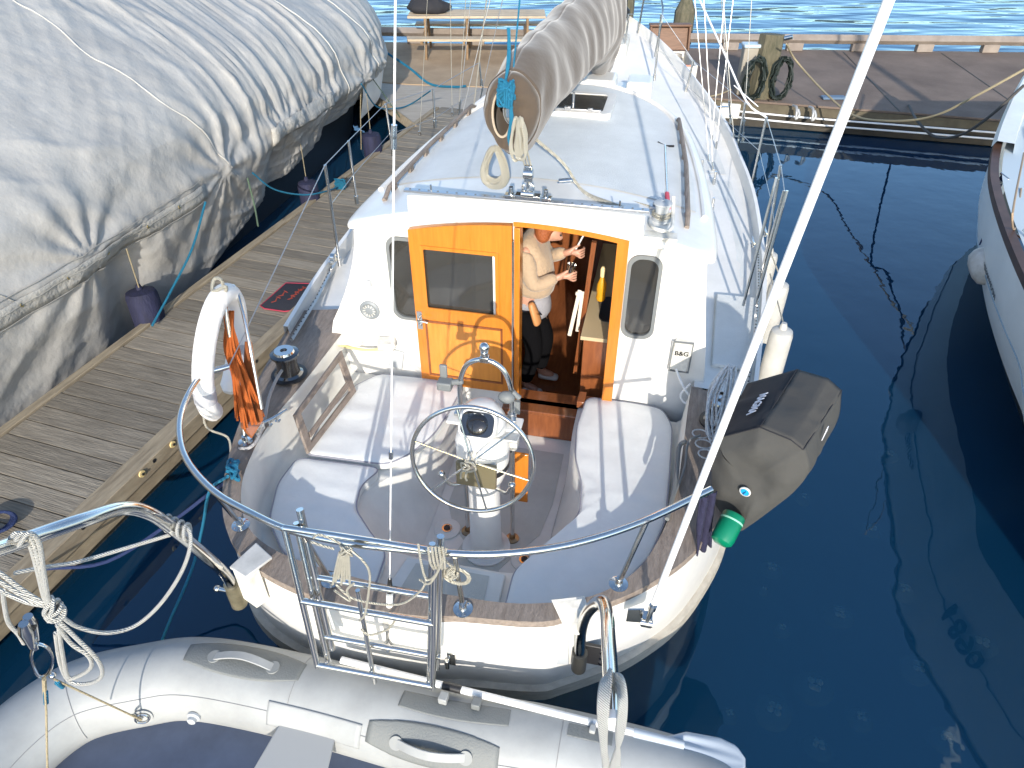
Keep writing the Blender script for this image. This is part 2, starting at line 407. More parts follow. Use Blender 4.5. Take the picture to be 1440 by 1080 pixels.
# step and threshold at the companionway
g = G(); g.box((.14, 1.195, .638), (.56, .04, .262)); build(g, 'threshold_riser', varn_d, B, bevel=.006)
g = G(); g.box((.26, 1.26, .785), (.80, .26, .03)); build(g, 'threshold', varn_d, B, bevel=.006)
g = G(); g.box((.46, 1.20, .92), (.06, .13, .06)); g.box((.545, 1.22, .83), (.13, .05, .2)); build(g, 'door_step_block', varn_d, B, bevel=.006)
# ---- after bulkhead with real openings
def arch(t): return 2.365-.185*(t/1.2)**2
ou = [(-1.50, 1.05), (-1.51, 1.2), (-1.47, 1.35)]+[(-1.19-.28*(1-k/6)**1.6, 1.35+.78*k/6) for k in range(1, 7)]
ou = ou+[(t/10, arch(t/10)-.03) for t in range(-11, 12)]+[(1.18+.12*(1-k/6)**1.1, 2.13-.78*(1-k/6)) for k in range(6, 0, -1)]+[(1.30, 1.3), (1.31, 1.2), (1.31, 1.05), (1.31, .60), (-1.45, .60)]
door_h = [(-.055, .8), (.62, .8), (.62, 2.24)]+[(x/100, arch(x/100)-.07) for x in range(55, -6, -10)]
winP = rrect(-.955, -.35, 1.46, 2.10, .07); winS = rrect(.70, .90, 1.53, 2.14, .09)
g = vert(holed(ou, [door_h, winP, winS], .05), 1.25); build(g, 'bulkhead', white, B, bevel=.008)
for nm, w in (('port', winP), ('stbd', winS)):
    xs = [p[0] for p in w]; ys = [p[1] for p in w]
    x0, x1, y0, y1 = min(xs), max(xs), min(ys), max(ys)
    g = vert(holed(rrect(x0-.012, x1+.012, y0-.012, y1+.012, .08), [rrect(x0+.012, x1-.012, y0+.012, y1-.012, .07)], .02), 1.217); f = build(g, 'window', mat('window_rubber_grey', (.16, .17, .17), .6), B, bevel=.004)
    g = G(); g.box(((x0+x1)/2, 1.232, (y0+y1)/2), (x1-x0+.02, .006, y1-y0+.02)); build(g, 'window_pane', glassM, f)
# door frame
g = G()
g.box((.645, 1.235, 1.53), (.075, .12, 1.5)); g.box((-.04, 1.24, 1.53), (.04, .10, 1.48))
top = [(x/100, arch(x/100)-.075) for x in range(-6, 69, 6)]
g.rings([[V((a, y, z+dz_)) for a, z in top] for y, dz_ in ((1.17, 0), (1.17, .045), (1.31, .045), (1.31, 0))]+[[V((a, 1.17, z)) for a, z in top]], False, False)
build(g, 'door_frame', varn, B, bevel=.004)
# open door, folded back flat against the bulkhead
Dr = []
x0, x1, z0 = -.775, -.068, .93
oD = [(x0, z0), (x1, z0)]+[(x1+(x0-x1)*k/8, arch(x1+(x0-x1)*k/8)-.065+.02*k/8*-1) for k in range(9)]
g = vert(holed(oD, [rrect(-.69, -.165, 1.60, 2.09, .015)], .04), 1.175)
door = build(g, 'cabin_door', varn, B, bevel=.004)
g = vert(holed(rrect(-.70, -.155, 1.59, 2.10, .015), [rrect(-.675, -.18, 1.615, 2.075, .01)], .012), 1.151); build(g, 'pane_bead', varn, door)
g = G(); g.box((-.4275, 1.178, 1.845), (.53, .006, .49)); build(g, 'door_pane', glassM, door)
g = G(); g.box((-.19, 1.169, 1.845), (.02, .008, .48)); build(g, 'blind_edge', white, door)
g = G()
for a, b, c, d in ((-.70, -.14, 1.49, 1.505), (-.70, -.14, 1.01, 1.025)): g.box(((a+b)/2, 1.153, (c+d)/2), (b-a, .01, d-c))
for a in (-.70, -.14): g.box((a, 1.153, 1.2575), (.014, .01, .495))
build(g, 'door_panel_moulding', varn_d, door)
g = vert(holed([(-.69, 1.03), (-.15, 1.03), (-.15, 1.485), (-.69, 1.485)], [], .006), 1.153); build(g, 'door_panel', mat('varnished_panel', (.55, .19, .025), .3, col2=(.68, .27, .045), vscale=4, stretch=(7, 5, .9), coat=.4), door)
g = G(); g.box((-.745, 1.15, 1.50), (.038, .008, .15)); g.tube(cat([(-.745, 1.15, 1.52), (-.745, 1.11, 1.52), (-.70, 1.105, 1.52), (-.67, 1.105, 1.515)], 4), .008, 8); g.cyl((-.745, 1.15, 1.46), (-.745, 1.135, 1.46), .012)
build(g, 'door_handle', chrome, door)
g = G(); g.cyl((-.058, 1.14, .95), (-.058, 1.14, 2.2), .006, n=8); build(g, 'door_hinge', chrome, B)
# bulkhead fittings
g = G(); g.lathe([(.075, 0), (.078, -.012), (.06, -.022), (.045, -.012), (.035, -.02), (.01, -.02), (.001, -.02)], (-1.155, 1.225, 1.49), (0, 1, 0), 28); o = build(g, 'bulkhead_vent', mat('vent_grey', (.22, .24, .25), .5), B)
g = G()
for k in range(12):
    a = 2*pi*k/12; g.box((-1.155+.04*cos(a), 1.203, 1.49+.04*sin(a)), (.006, .006, .02), Matrix.Rotation(-a+pi/2, 4, 'Y'))
build(g, 'vent_slots', white_old, o)
g = G(); g.box((-1.13, 1.21, 1.72), (.035, .02, .05)); build(g, 'snap_fitting', lgrey_pl, B, bevel=.005)
g = G(); g.box((-1.03, 1.16, 1.25), (.13, .12, .05), Matrix.Rotation(.3, 4, 'Z')); g.box((-1.03, 1.18, 1.20), (.09, .06, .06)); build(g, 'shower_box', white_old, B, bevel=.01)
g = G(); g.box((-.99, 1.215, 1.07), (.11, .02, .17), Matrix.Rotation(.2, 4, 'Y')); build(g, 'shower_tray', lgrey_pl, B, bevel=.006)
g = G(); g.tube(cat([(-1.48, 1.16, 1.19), (-1.35, 1.15, 1.175), (-1.2, 1.14, 1.175), (-1.05, 1.15, 1.2)], 5), .011, 8); build(g, 'yellowed_hose', cream, B)
g = G(); g.box((1.12, 1.20, 1.43), (.13, .05, .24), Matrix.Rotation(.08, 4, 'Y')); o = build(g, 'instrument_panel', white_old, B, bevel=.008)
g = xf(text_g('B&G', .05, .002, .001), lambda v: V((1.12+v.x, 1.172, 1.46+v.y))); build(g, 'panel_lettering', black, o)
g = vert(holed([(1.05, 1.305), (1.19, 1.305), (1.19, 1.555), (1.05, 1.555)], [[(1.058, 1.313), (1.182, 1.313), (1.182, 1.547), (1.058, 1.547)]], .012), 1.176); build(g, 'panel_border', grey_pl, o)
g = G(); g.tube(cat([(1.10, 1.17, 1.33), (1.16, 1.14, 1.22), (1.22, 1.12, 1.14), (1.2, 1.12, 1.08), (1.16, 1.13, 1.14), (1.21, 1.14, 1.24)], 5), .008, 8); build(g, 'panel_cable', white_p, B)
# cubby frame on the port coaming
def cb(u, w, off=0):
    tl = V((-1.385, .27, 1.215)); tr = V((-1.37, 1.03, 1.215)); br_ = V((-1.225, .87, .972)); bl_ = V((-1.285, .17, .972))
    p = (bl_.lerp(br_, 1-u)).lerp(tl.lerp(tr, 1-u), w); return p+V((.012+off, 0, .004))
g = G(); fr = [(0, 0, 1, .13), (0, .87, 1, 1), (0, .13, .09, .87), (.91, .13, 1, .87)]
for u0, w0_, u1, w1_ in fr: g.plate([cb(u0, w0_), cb(u1, w0_), cb(u1, w1_), cb(u0, w1_)], (.02, 0, .008))
build(g, 'cubby_frame', teak, B, bevel=.003)
g = G(); g.plate([cb(.1, .25, .012), cb(.9, .25, .012), cb(.9, .38, .012), cb(.1, .38, .012)], (.014, 0, .01)); build(g, 'cubby_fiddle', teak, B)
# ---- deckhouse sides
side = [(1.225, 1.25, 1.15), (1.5, 1.24, 1.145), (2.2, 1.20, 1.11), (3.0, 1.15, 1.05), (3.6, 1.05, .95), (4.0, .85, .76), (4.25, .5, .45), (4.32, 0.0001, .0001)]
g = G()
for sg in (-1, 1):
    lo = cat([(sg*(b+(.06 if (sg < 0 and s < 2) else 0)), s, 1.1) for s, b, t in side], 4); hi = cat([(sg*t, s, 2.16) for s, b, t in side], 4)
    mid = [a.lerp(b, .5) for a, b in zip(lo, hi)]
    g.rings([lo, mid, hi], False, False)
build(g, 'deckhouse_side', white, B, angle=60)
for sg in (-1, 1):
    for s0, s1 in ((1.7, 2.35), (2.6, 3.15)):
        g = G()
        def f(s, z):
            b = interp([(a, b) for a, b, t in side], s); t_ = interp([(a, t) for a, b, t in side], s)
            if sg < 0 and s < 2: b += .06
            k = (z-1.1)/1.06; return sg*((b+(t_-b)*k)-.01)
        g.plate([(f(s0, 1.5), s0, 1.5), (f(s1, 1.5), s1, 1.5), (f(s1, 1.95), s1, 1.95), (f(s0, 1.95), s0, 1.95)], (sg*.014, 0, 0)); build(g, 'side_window', glassM, B, bevel=.01)
# ---- roof
redge = [(1.145, 1.09), (1.15, 1.165), (1.18, 1.21), (1.24, 1.232), (1.4, 1.24), (1.6, 1.235), (2.2, 1.20), (2.9, 1.12), (3.4, 1.02), (3.8, .86), (4.08, .62), (4.24, .34), (4.3, .12), (4.31, 0)]
rh = cat([(t, s, 0) for s, t in redge], 5)
def rz(t, s): return 2.39-.175*(t/1.2)**2-.02*max(0, (s-1.2)/3)**2
def roofring(kx, ds, dz_):
    o = []
    for p in rh: o.append((p.x*kx, 2.7+(p.y-2.7)*ds, dz_))
    full = [V((-a, b, 0)) for a, b, c in o]+[V((a, b, 0)) for a, b, c in reversed(o)]+[V((o[0][0]*(1-k/10), o[0][1], 0)) for k in range(1, 20)]
    return [V((p.x, p.y, rz(p.x, p.y)+dz_)) for p in full]
g = G(); ks = [(.985, .993, -.06), (.998, 1.0, -.052), (1.0, 1.0, -.035), (.992, .996, -.015), (.975, .985, -.005), (.96, .975, 0)]
R_ = [roofring(a, b, c) for a, b, c in ks]
for k in range(1, 15): R_.append(roofring(.96*(1-k/14), .975, 0))
g.rings(R_, True, False)
build(g, 'deckhouse_roof', white, B, angle=50)
g = G()   # moulded raised edge of the roof
rr = [p for p in rh if p.y > 1.55]
m_ = [V((-p.x*.93, 2.7+(p.y-2.7)*.93, 0)) for p in rr]+[V((p.x*.93, 2.7+(p.y-2.7)*.93, 0)) for p in reversed(rr)]
g.tube([V((p.x, p.y, rz(p.x, p.y)+.004)) for p in m_], .022, 8); build(g, 'roof_coaming', white, B)
g = G(); Rn = []
for k in range(0, 15):
    f = .885*(1-k/14)
    pr = [p for p in rh if p.y >= 1.55]
    base = [V((1.1, 1.66, 0))]+[V((p.x, p.y, 0)) for p in pr]
    pts = [V((-p.x*f, 2.7+(p.y-2.7)*.885, 0)) for p in base]+[V((p.x*f, 2.7+(p.y-2.7)*.885, 0)) for p in reversed(base)]
    pts += [V((pts[-1].x*(1-q/10), pts[-1].y, 0)) for q in range(1, 20)]
    Rn.append([V((p.x, p.y, rz(p.x, p.y)+.006)) for p in pts])
g.rings(Rn, True, False); build(g, 'roof_nonskid', nonskid, B)
# traveller bridge moulding and track
g = G()
def br(t): return rz(t, 1.3)
xs = [-.76+.095*k for k in range(17)]
prof = [(1.155, -.03), (1.16, .09), (1.168, .12), (1.215, .12), (1.23, -.02)]
g.rings([[V((x, y, (br(x) if z < 0 else 2.335+z-.02*(x/.8)**2))) for y, z in prof] for x in xs], True, True)
build(g, 'traveller_bridge', white, B, bevel=.006)
g = G(); ztr = 2.468
g.box((0, 1.185, ztr), (1.56, .045, .016)); o = build(g, 'traveller_track', alu, B, bevel=.003)
g = G()
for k in range(25): g.cyl((-.74+k*.0617, 1.185, ztr+.007), (-.74+k*.0617, 1.185, ztr+.0105), .007, n=8)
build(g, 'track_bolts', grey_pl, o)
g = G(); g.box((.03, 1.185, ztr+.025), (.16, .06, .03)); g.cyl((-.01, 1.165, ztr+.05), (.07, 1.165, ztr+.05), .022); g.cyl((-.08, 1.195, ztr+.02), (-.08, 1.195, ztr+.075), .016); g.cyl((.14, 1.195, ztr+.02), (.14, 1.195, ztr+.075), .016)
g.box((-.09, 1.195, ztr+.02), (.06, .05, .02)); g.box((.15, 1.195, ztr+.02), (.06, .05, .02)); g.tube(cat([(.0, 1.185, ztr+.04), (.0, 1.185, ztr+.10), (.06, 1.185, ztr+.10), (.06, 1.185, ztr+.04)], 4), .007, 8)
build(g, 'traveller_car', chrome, B, bevel=.003)
for x in (-.6, .6):
    g = G(); g.cyl((x, 1.185, ztr), (x, 1.185, ztr+.05), .006, n=8); build(g, 'traveller_pin', chrome, B)
# roof hatch
g = vert(holed(rrect(-.36, .36, 0, .62, .06), [rrect(-.29, .29, .06, .55, .04)], .05), 0)
g = xf(g, lambda v: V((v.x-.01, 3.12+v.z*1.0, rz(0, 3.2)+.02+(-v.y)))); hb = build(g, 'roof_hatch', white, B, bevel=.012)
g = G(); g.box((-.01, 3.42, rz(0, 3.4)+.035), (.58, .5, .012)); build(g, 'hatch_pane', glassM, hb)
g = G(); g.box((-.01, 3.155, rz(0, 3.1)+.055), (.56, .03, .02)); g.box((-.01, 3.14, rz(0, 3.1)+.07), (.05, .04, .03)); g.box((.18, 3.14, rz(0, 3.1)+.07), (.04, .03, .02)); g.box((-.2, 3.14, rz(0, 3.1)+.07), (.04, .03, .02)); g.cyl((0, 3.42, rz(0, 3.4)+.04), (0, 3.42, rz(0, 3.4)+.12), .012)
build(g, 'hatch_rail', alu, hb, bevel=.003)
# grab rails (scalloped) on roof
for sg in (-1, 1):
    g = G(); pts = [V((sg*interp([(1.5, 1.03), (2.4, 1.0), (3.3, .93), (3.6, .90)], 1.46+2.05*k/24), 1.46+2.05*k/24, 0)) for k in range(25)]
    pts = [V((p.x, p.y, rz(p.x, p.y))) for p in pts]
    body = [p+V((0, 0, .055)) for p in pts]; body[0].z -= .04; body[-1].z -= .04
    g.tube([pts[0]+V((0, -.03, .008))]+body+[pts[-1]+V((0, .03, .008))], .017, 8)
    for k in range(2, 24, 4): g.box(pts[k]+V((0, 0, .025)), (.024, .07, .05))
    build(g, 'grab_rail', teak, B)
# roof winch with bracket, starboard aft corner
def winch(c, r, h, m1, par, name='winch', m2=None):
    g = G(); g.lathe([(r*1.25, 0), (r*1.25, .01), (r*.9, h*.15), (r*.78, h*.5), (r*.9, h*.8), (r*1.1, h*.86), (r*1.1, h*.93), (r*.6, h), (r*.25, h), (r*.22, h*.96), (.001, h*.96)], c, n=28); w = build(g, name, m1, par)
    return w
wz = rz(.86, 1.42)
w = winch((.86, 1.44, wz), .055, .13, lgrey_pl, B, 'roof_winch')
g = G(); g.tube(cat([(.80, 1.44+.01, wz+.03), (.86, 1.38, wz+.032), (.92, 1.44, wz+.034), (.86, 1.50, wz+.036), (.80, 1.45, wz+.05), (.86, 1.38, wz+.052), (.92, 1.44, wz+.054)], 5), .008, 8); build(g, 'winch_line_wraps', rope_w, w)
g = G(); g.tube(cat([(.79, 1.38, wz+.03), (.80, 1.28, wz+.04), (.83, 1.20, wz+.05), (.89, 1.18, wz+.05), (.93, 1.24, wz+.05), (.93, 1.42, wz+.06), (.92, 1.5, wz+.14)], 5), .012, 8); g.box((.87, 1.19, wz+.012), (.2, .09, .012)); build(g, 'line_guard', white_old, B)
g = G(); g.box((.84, 1.56, wz+.025), (.12, .05, .03), Matrix.Rotation(-.3, 4, 'Z')); g.cyl((.80, 1.58, wz+.05), (.88, 1.54, wz+.05), .015); build(g, 'line_clutch', alu, B, bevel=.004)
# forward trunk, small cowl hatch, mast step
g = G(); tk = [(4.2, .95), (4.8, .88), (5.6, .72), (6.3, .52), (6.6, .3)]
def tkr(k, z, ds=1):
    h = [V((t*k, 5.3+(s-5.3)*ds, z)) for s, t in tk]; return [V((-p.x, p.y, z)) for p in reversed(h)]+h
g.rings([tkr(1.06, 1.3, 1.03), tkr(1.0, 1.72, 1), tkr(.95, 1.76, .98), tkr(.001, 1.80, .98)], True, False); build(g, 'forward_trunk', white, B)
g = G(); g.prism(rrect(.28, .72, 4.55, 4.95, .05), 1.76, 1.83); fh = build(g, 'trunk_hatch', white, B, bevel=.02)
g = G(); g.prism(rrect(.33, .67, 4.6, 4.9, .03), 1.83, 1.845); build(g, 'trunk_hatch_pane', glassM, fh)
g = G(); g.tube([(.30, 4.58, 1.86), (.70, 4.58, 1.86)], .012, 6); g.box((.42, 4.6, 1.86), (.05, .06, .04)); g.box((.6, 4.6, 1.86), (.05, .06, .04)); build(g, 'trunk_hatch_bar', alu, fh)
g = G(); g.prism(rrect(-.2, .22, 5.15, 5.55, .04), 1.76, 2.15); build(g, 'mast_locker', white, B, bevel=.03)
g = G(); g.prism(rrect(.30, .60, 5.9, 6.3, .04), 1.72, 1.95); build(g, 'windlass_box', white, B, bevel=.03)
g = G(); g.prism(rrect(-.16, .16, 7.6, 8.3, .05), 1.75, 1.98); g.cyl((0, 7.9, 1.9), (0, 7.9, 2.2), .07); g.box((0, 8.1, 2.1), (.25, .12, .16)); build(g, 'anchor_windlass', white_old, B, bevel=.02)
MX, MY = .05, 5.85
g = G(); g.tube([(MX, MY, 1.7), (MX, MY, 13)], .085, 20); mast = build(g, 'mast', white_p, B)
MH = V((MX, MY, 12.8))
# boom
def boomP(k): return V((-.115, 1.38, 2.95)).lerp(V((.02, 5.70, 2.60)), k)
g = G()
for k0, k1 in ((0.0, 1),): g.rings([[boomP(k)+V((cos(a)*.055, 0, sin(a)*.09)) for a in [2*pi*i/18 for i in range(18)]] for k in (0, .3, .7, 1)])
bo = build(g, 'boom', alu, B)
g = G(); g.rings([[boomP(-.004*j)+V((cos(a)*.052*(1-.3*j), 0, sin(a)*.088*(1-.2*j))) for a in [2*pi*i/18 for i in range(18)]] for j in (0, 1)]); build(g, 'boom_end_cap', grey_pl, bo)
g = G(); g.tube(cat([boomP(-.01)+V((-.02, 0, .03)), boomP(-.02)+V((-.02, 0, .05)), boomP(-.012)+V((.02, 0, .08))], 4), .008, 8); g.box(boomP(-.01)+V((-.01, 0, .0)), (.022, .02, .06)); build(g, 'boom_tang', chrome, bo)
# mainsheet tackle
g = G()
for dx in (-.03, 0, .03): g.tube([boomP(.02)+V((dx, 0, -.09)), V((.03+dx*.6, 1.185, 2.68))], .006, 6)
build(g, 'mainsheet', rope_w, B)
for c in ((.03, 1.185, 2.64),):
    g = G(); g.box(c, (.05, .025, .10)); g.cyl((c[0]-.03, c[1], c[2]), (c[0]+.03, c[1], c[2]), .03); g.box((c[0], c[1], c[2]-.08), (.02, .02, .08)); build(g, 'mainsheet_block', chrome, B, bevel=.004)
# standing rigging
g = G(); g.tube([boomP(0)+V((0, -.02, .1)), MH+V((0, -.2, 0))], .005, 6); build(g, 'topping_lift', rope_lb, B)
def stay(a, b, r=.0045, name='shroud', m=wire):
    g = G(); g.tube([V(a), V(b)], r, 6); o = build(g, name, m, B)
    a = V(a); d = (V(b)-a).normalized()
    g = G(); g.cyl(a, a+d*.22, .009, n=8); g.cyl(a+d*.03, a+d*.05, .014, n=8); g.cyl(a+d*.17, a+d*.19, .014, n=8); g.box(a+d*-.02, (.03, .012, .06)); build(g, 'turnbuckle', chrome, o)
    return o
for sg in (-1, 1):
    sp = V((MX+sg*.75, MY, 7.6))
    stay((sg*1.72, 5.75, 1.46), sp+V((sg*.1, 0, 0)))
    stay((sg*1.62, 5.35, 1.42), (MX, MY, 7.4)); stay((sg*1.58, 6.25, 1.5), (MX, MY, 7.4))
stay((0, 8.8, 2.05), MH, .006, 'forestay')
def line_px(x0, y0, z0, x1, r, m=rope_w, nm='halyard', ds=.35):
    a = bt(x0, y0, z0); b = bs(x1, 0, a.y+ds); d = b-a
    g = G(); g.tube([a, a+d*2.6], r, 6); o = build(g, nm, m, B)
    g = G(); d.normalize(); g.cyl(a, a+d*.12, .011, n=8); g.box(a+d*.02, (.03, .02, .05)); build(g, 'wire_fitting', chrome, o)
for q in ((636, 163, 1.5, 633, .004), (645, 158, 1.5, 655, .004), (590, 190, 1.42, 601, .003)): line_px(*q)
for q in ((998, 232, 1.36, 977, .004), (1003, 243, 1.36, 990, .005), (1000, 205, 1.4, 1019, .005), (1006, 214, 1.4, 1031, .0045)): line_px(*q, m=wire, nm='shroud')
for q in ((1003, 262, 1.34), (1000, 300, 1.32), (985, 245, 1.36)):
    p = bt(*q); g = G(); g.cyl(p, p+V((0, 0, .16)), .012, n=10); g.cyl(p+V((0, 0, .04)), p+V((0, 0, .09)), .018, n=10); g.box(p, (.05, .03, .02)); build(g, 'shroud_chainplate', chrome, B)
g = G(); g.tube([V((-1.15, 3.9, 1.4)), V((MX-.3, MY-.2, 9.5))], .006, 6); build(g, 'halyard', rope_w, B)
# white sheathed stay on the starboard quarter and whip aerial to port
c0 = BI @ V((.745, 2.10, 1.02)); c1 = BI @ V((1.50, 2.16, 7.6))
a = BI @ at(920, 848, Y=2.08); b = BI @ at(1250, 0, Y=2.16); d = (b-a).normalized()
g = G(); g.tube([a, a+d*7], .0165, 12); st = build(g, 'backstay', white_p, B)
g = G(); a2 = a-d*.16; g.cyl(a, a2, .013, n=10); g.cyl(a+d*-.02, a+d*-.05, .02, n=10); g.box(a2+V((0, .02, 0)), (.05, .05, .07)); g.cyl(a2-V((.03, 0, 0)), a2+V((.03, 0, 0)), .02)
g.plate([a2+V((-.10, .02, .05)), a2+V((-.02, .03, .06)), a2+V((-.02, .03, -.05)), a2+V((-.10, .02, -.05))], (0, .01, 0)); build(g, 'chainplate', chrome, st)
a = BI @ at(548, 830, Y=2.14); b = BI @ at(556, 0, Y=2.14); d = (b-a).normalized()
g = G(); g.tube([a, a+d*6], .0036, 8); an = build(g, 'whip_aerial', white_p, B)
g = G(); g.cyl(a-d*.01, a+d*.09, .017, .009, 12); build(g, 'aerial_boot', black, an)
g = G(); g.cyl(a-d*.16, a-d*.01, .018, n=12); g.cyl(a-d*.3, a-d*.16, .012, n=10); build(g, 'aerial_base', white_p, an)
for py in (185, 200, 640):
    f = ((BI @ at(554, py, Y=2.14))-a).dot(d); g = G(); g.cyl(a+d*(f-.02), a+d*(f+.02), .0095, n=10); build(g, 'aerial_ferrule', chrome, an)
# ---- pushpit
pp = [(322, 515), (285, 528), (262, 560), (252, 600), (262, 645), (300, 690), (355, 722), (410, 746), (500, 765), (620, 777), (700, 779), (800, 766), (900, 735), (1000, 688)]
PR = cat([bt(x, y, 1.78) for x, y in pp], 6)
g = G(); g.tube(PR, .0175, 12); pr = build(g, 'pushpit_rail', chrome, B)
posts = [((298, 690), (338, 737)), ((640, 782), (651, 855)), ((910, 732), (870, 820)), ((425, 752), (465, 815))]
for (tx, ty), (bx, by) in posts:
    a = bt(bx, by, 1.225); b = bt(tx, ty, 1.77)
    g = G(); g.tube([a, b], .0135, 10); po = build(g, 'pushpit_post', chrome, B)
    g = G(); g.lathe([(.05, 0), (.05, .006), (.022, .012), (.018, .05), (.015, .055)], a+V((0, 0, -.012)), n=20)
    for k in range(6): g.cyl(a+V((.037*cos(k*pi/3), .037*sin(k*pi/3), -.006)), a+V((.037*cos(k*pi/3), .037*sin(k*pi/3), -.002)), .006, n=8)
    build(g, 'post_base', chrome, po)
# inverted-U side gate rails on port quarter
a = bt(345, 620, 1.24); 
u = [a, bt(338, 570, 1.45), bt(326, 490, 1.8), bt(317, 430, 2.05), bt(321, 408, 2.10), bt(330, 404, 2.09), bt(342, 440, 1.98), bt(352, 490, 1.8), bt(368, 575, 1.45)]
g = G(); g.tube(cat(u, 5), .012, 10); uf = build(g, 'throw_line_frame', chrome, B)
g = G(); g.lathe([(.045, 0), (.045, .006), (.018, .012), (.016, .05)], u[0]+V((0, 0, -.01)), n=18); build(g, 'frame_base', chrome, uf)
# ---- ladder on the pushpit (folded up)
LT = [at(400, 742, 1.80), at(612, 775, 1.80)]; LBm = [at(447, 938, Y=1.93), at(608, 968, Y=1.84)]
LT = [BI @ p for p in LT]; LBm = [BI @ p for p in LBm]
ldr = bpy.data.objects.new('boarding_ladder', None); ldr.empty_display_size = .1; reg(ldr, B, B['_off'], 'boat')
for i in (0, 1):
    for k in (0, 1):
        lad = G(); off = V(((.034 if i == 0 else -.028)*k, .045*k, -.01*k)); lad.tube([LT[i]+off, LBm[i]+off], .0155, 10); build(lad, 'ladder_rail', chrome, ldr)
for i, f in enumerate((0.0, .50, .98)):
    g = G(); g.tube([LT[0].lerp(LBm[0], f), LT[1].lerp(LBm[1], f)], .017, 10); build(g, 'ladder_rung', chrome, ldr)
for i, f in enumerate((.36, .80)):
    g = G(); o_ = V((.02, .05, -.02)); g.tube([LT[0].lerp(LBm[0], f)+o_, LT[1].lerp(LBm[1], f)+o_], .015, 10); build(g, 'ladder_rung', chrome, ldr)
for i, (px, py) in enumerate(((118, 0), (612, 0))):
    p = (LT[0]+V((.06, .06, 0))) if i == 0 else LT[1]+V((.02, .03, 0))
    q = (LBm[0] if i == 0 else LBm[1])+V((.05 if i == 0 else .0, .08, .05))
    g = G(); g.cyl(p+V((0, 0, .07)), q, .0175, n=12); o = build(g, 'ladder_guide', chrome, ldr)
g = G(); g.tube([BI @ at(503, 830, Y=2.0), BI @ at(527, 960, Y=1.9)], .012, 10); build(g, 'ladder_brace', chrome, ldr)
for x, y in ((635, 925), (463, 895)):
    p = bs(x, y, -.99); g = G(); g.box(p, (.045, .02, .11)); g.cyl(p+V((-.02, -.02, .0)), p+V((-.02, -.02, -.07)), .012); build(g, 'ladder_bracket', chrome, B, bevel=.003)
# transom fittings
p = bs(556, 905, -1.0); g = G(); g.box(p+V((-.12, -.0, -.02)), (.36, .012, .09)); build(g, 'transom_plate', alu, B, bevel=.004)
p = bs(548, 893, -1.0); g = G(); g.tube(cat([p+V((0, -.02, .07)), p+V((0, -.03, .0)), p+V((.02, -.04, -.05)), p+V((0, -.05, -.07)), p+V((-.02, -.04, -.05)), p+V((0, -.03, 0))], 4), .007, 8); g.box(p+V((0, -.01, .1)), (.03, .03, .08)); build(g, 'transom_shackle', chrome, B)
# ---- quarter boards under the davits
def wpl(pts, off, name, m, bev=.006):
    g = G(); g.plate([BI @ p for p in pts], V(off)); return build(g, name, m, B, bevel=bev)
wpl([at(322, 797, 1.25), at(360, 762, 1.25), at(383, 783, 1.25), at(345, 812, 1.25)], (0, 0, -.018), 'davit_pad', mat('worn_grey_pad', (.42, .42, .40), .5, col2=(.62, .61, .58), vscale=9))
wpl([at(326, 800, 1.23), at(350, 785, 1.23), at(365, 800, 1.23), at(346, 814, 1.23)], (0, -.0, -.26), 'davit_block', white_old)
wpl([at(775, 843, 1.25), at(822, 838, 1.25), at(829, 862, Y=2.03), at(815, 893, Y=2.01), at(797, 890, Y=2.01)], (0, -.008, .012), 'davit_pad', white_old)
wpl([at(770, 870, Y=2.075), at(800, 868, Y=2.075), at(800, 935, Y=2.07), at(776, 935, Y=2.07)], (0, .01, 0), 'davit_plate', lgrey_pl)
# ---- davits
def davit(pts, r, name='davit'):
    Q = cat([BI @ p for p in pts], 8); g = G(); g.tube(Q, r, 16); return build(g, name, chrome, B), Q
dv1, Q1 = davit([V((-1.55, 2.42, .92)), V((-1.545, 2.39, 1.12)), V((-1.50, 2.24, 1.45)), at(238, 740, Y=2.08), at(205, 720, Y=2.0), at(170, 715, Y=1.93), at(120, 730, Y=1.80), at(60, 750, Y=1.68), at(0, 771, Y=1.55), at(-80, 795, Y=1.38)], .029)
g = G(); a = Q1[0]; g.cyl(a+V((0, 0, -.10)), a+V((.0, 0, .09)), .045, n=16); o = build(g, 'davit_socket', mat('tarnished_bronze', (.28, .25, .17), .4, metal=.6, var=.3, vscale=12), dv1)
g = G(); g.cyl(a+V((-.08, -.03, .06)), a+V((.0, -.03, .06)), .012, n=10); g.ball(a+V((-.08, -.03, .06)), .02); build(g, 'davit_clamp_screw', chrome, dv1)
dv2, Q2 = davit([at(815, 925, Y=2.06), at(817, 890, Y=2.04), at(826, 862, Y=1.96), at(845, 846, Y=1.86), at(853, 862, Y=1.74), at(856, 905, Y=1.55), at(859, 960, Y=1.35), at(862, 1012, Y=1.19)], .029)
g = G(); a = Q2[0]; g.cyl(a+V((0, 0, -.10)), a+V((0, 0, .05)), .04, n=16); build(g, 'davit_socket', mat('dark_steel_socket', (.06, .06, .055), .35, metal=.5), dv2)
g = G(); a = Q2[-1]; d = (Q2[-1]-Q2[-3]).normalized(); g.cyl(a-d*.015, a+d*.02, .031, .028, n=16); g.cyl(a+d*.018, a+d*.024, .028, .012, n=16); build(g, 'davit_end_cap', white_p, dv2)
g = G(); p = BI @ at(820, 925, Y=2.09); g.box(p+V((.02, .02, .02)), (.19, .02, .17)); build(g, 'davit_backing_plate', black, dv2, bevel=.004)
for dx in (-.05, .09):
    for dz__ in (-.05, 0, .05): g = G(); g.cyl(p+V((dx, -.0, .02+dz__)), p+V((dx, .012, .02+dz__)), .008, n=8); build(g, 'plate_bolt', chrome, dv2)
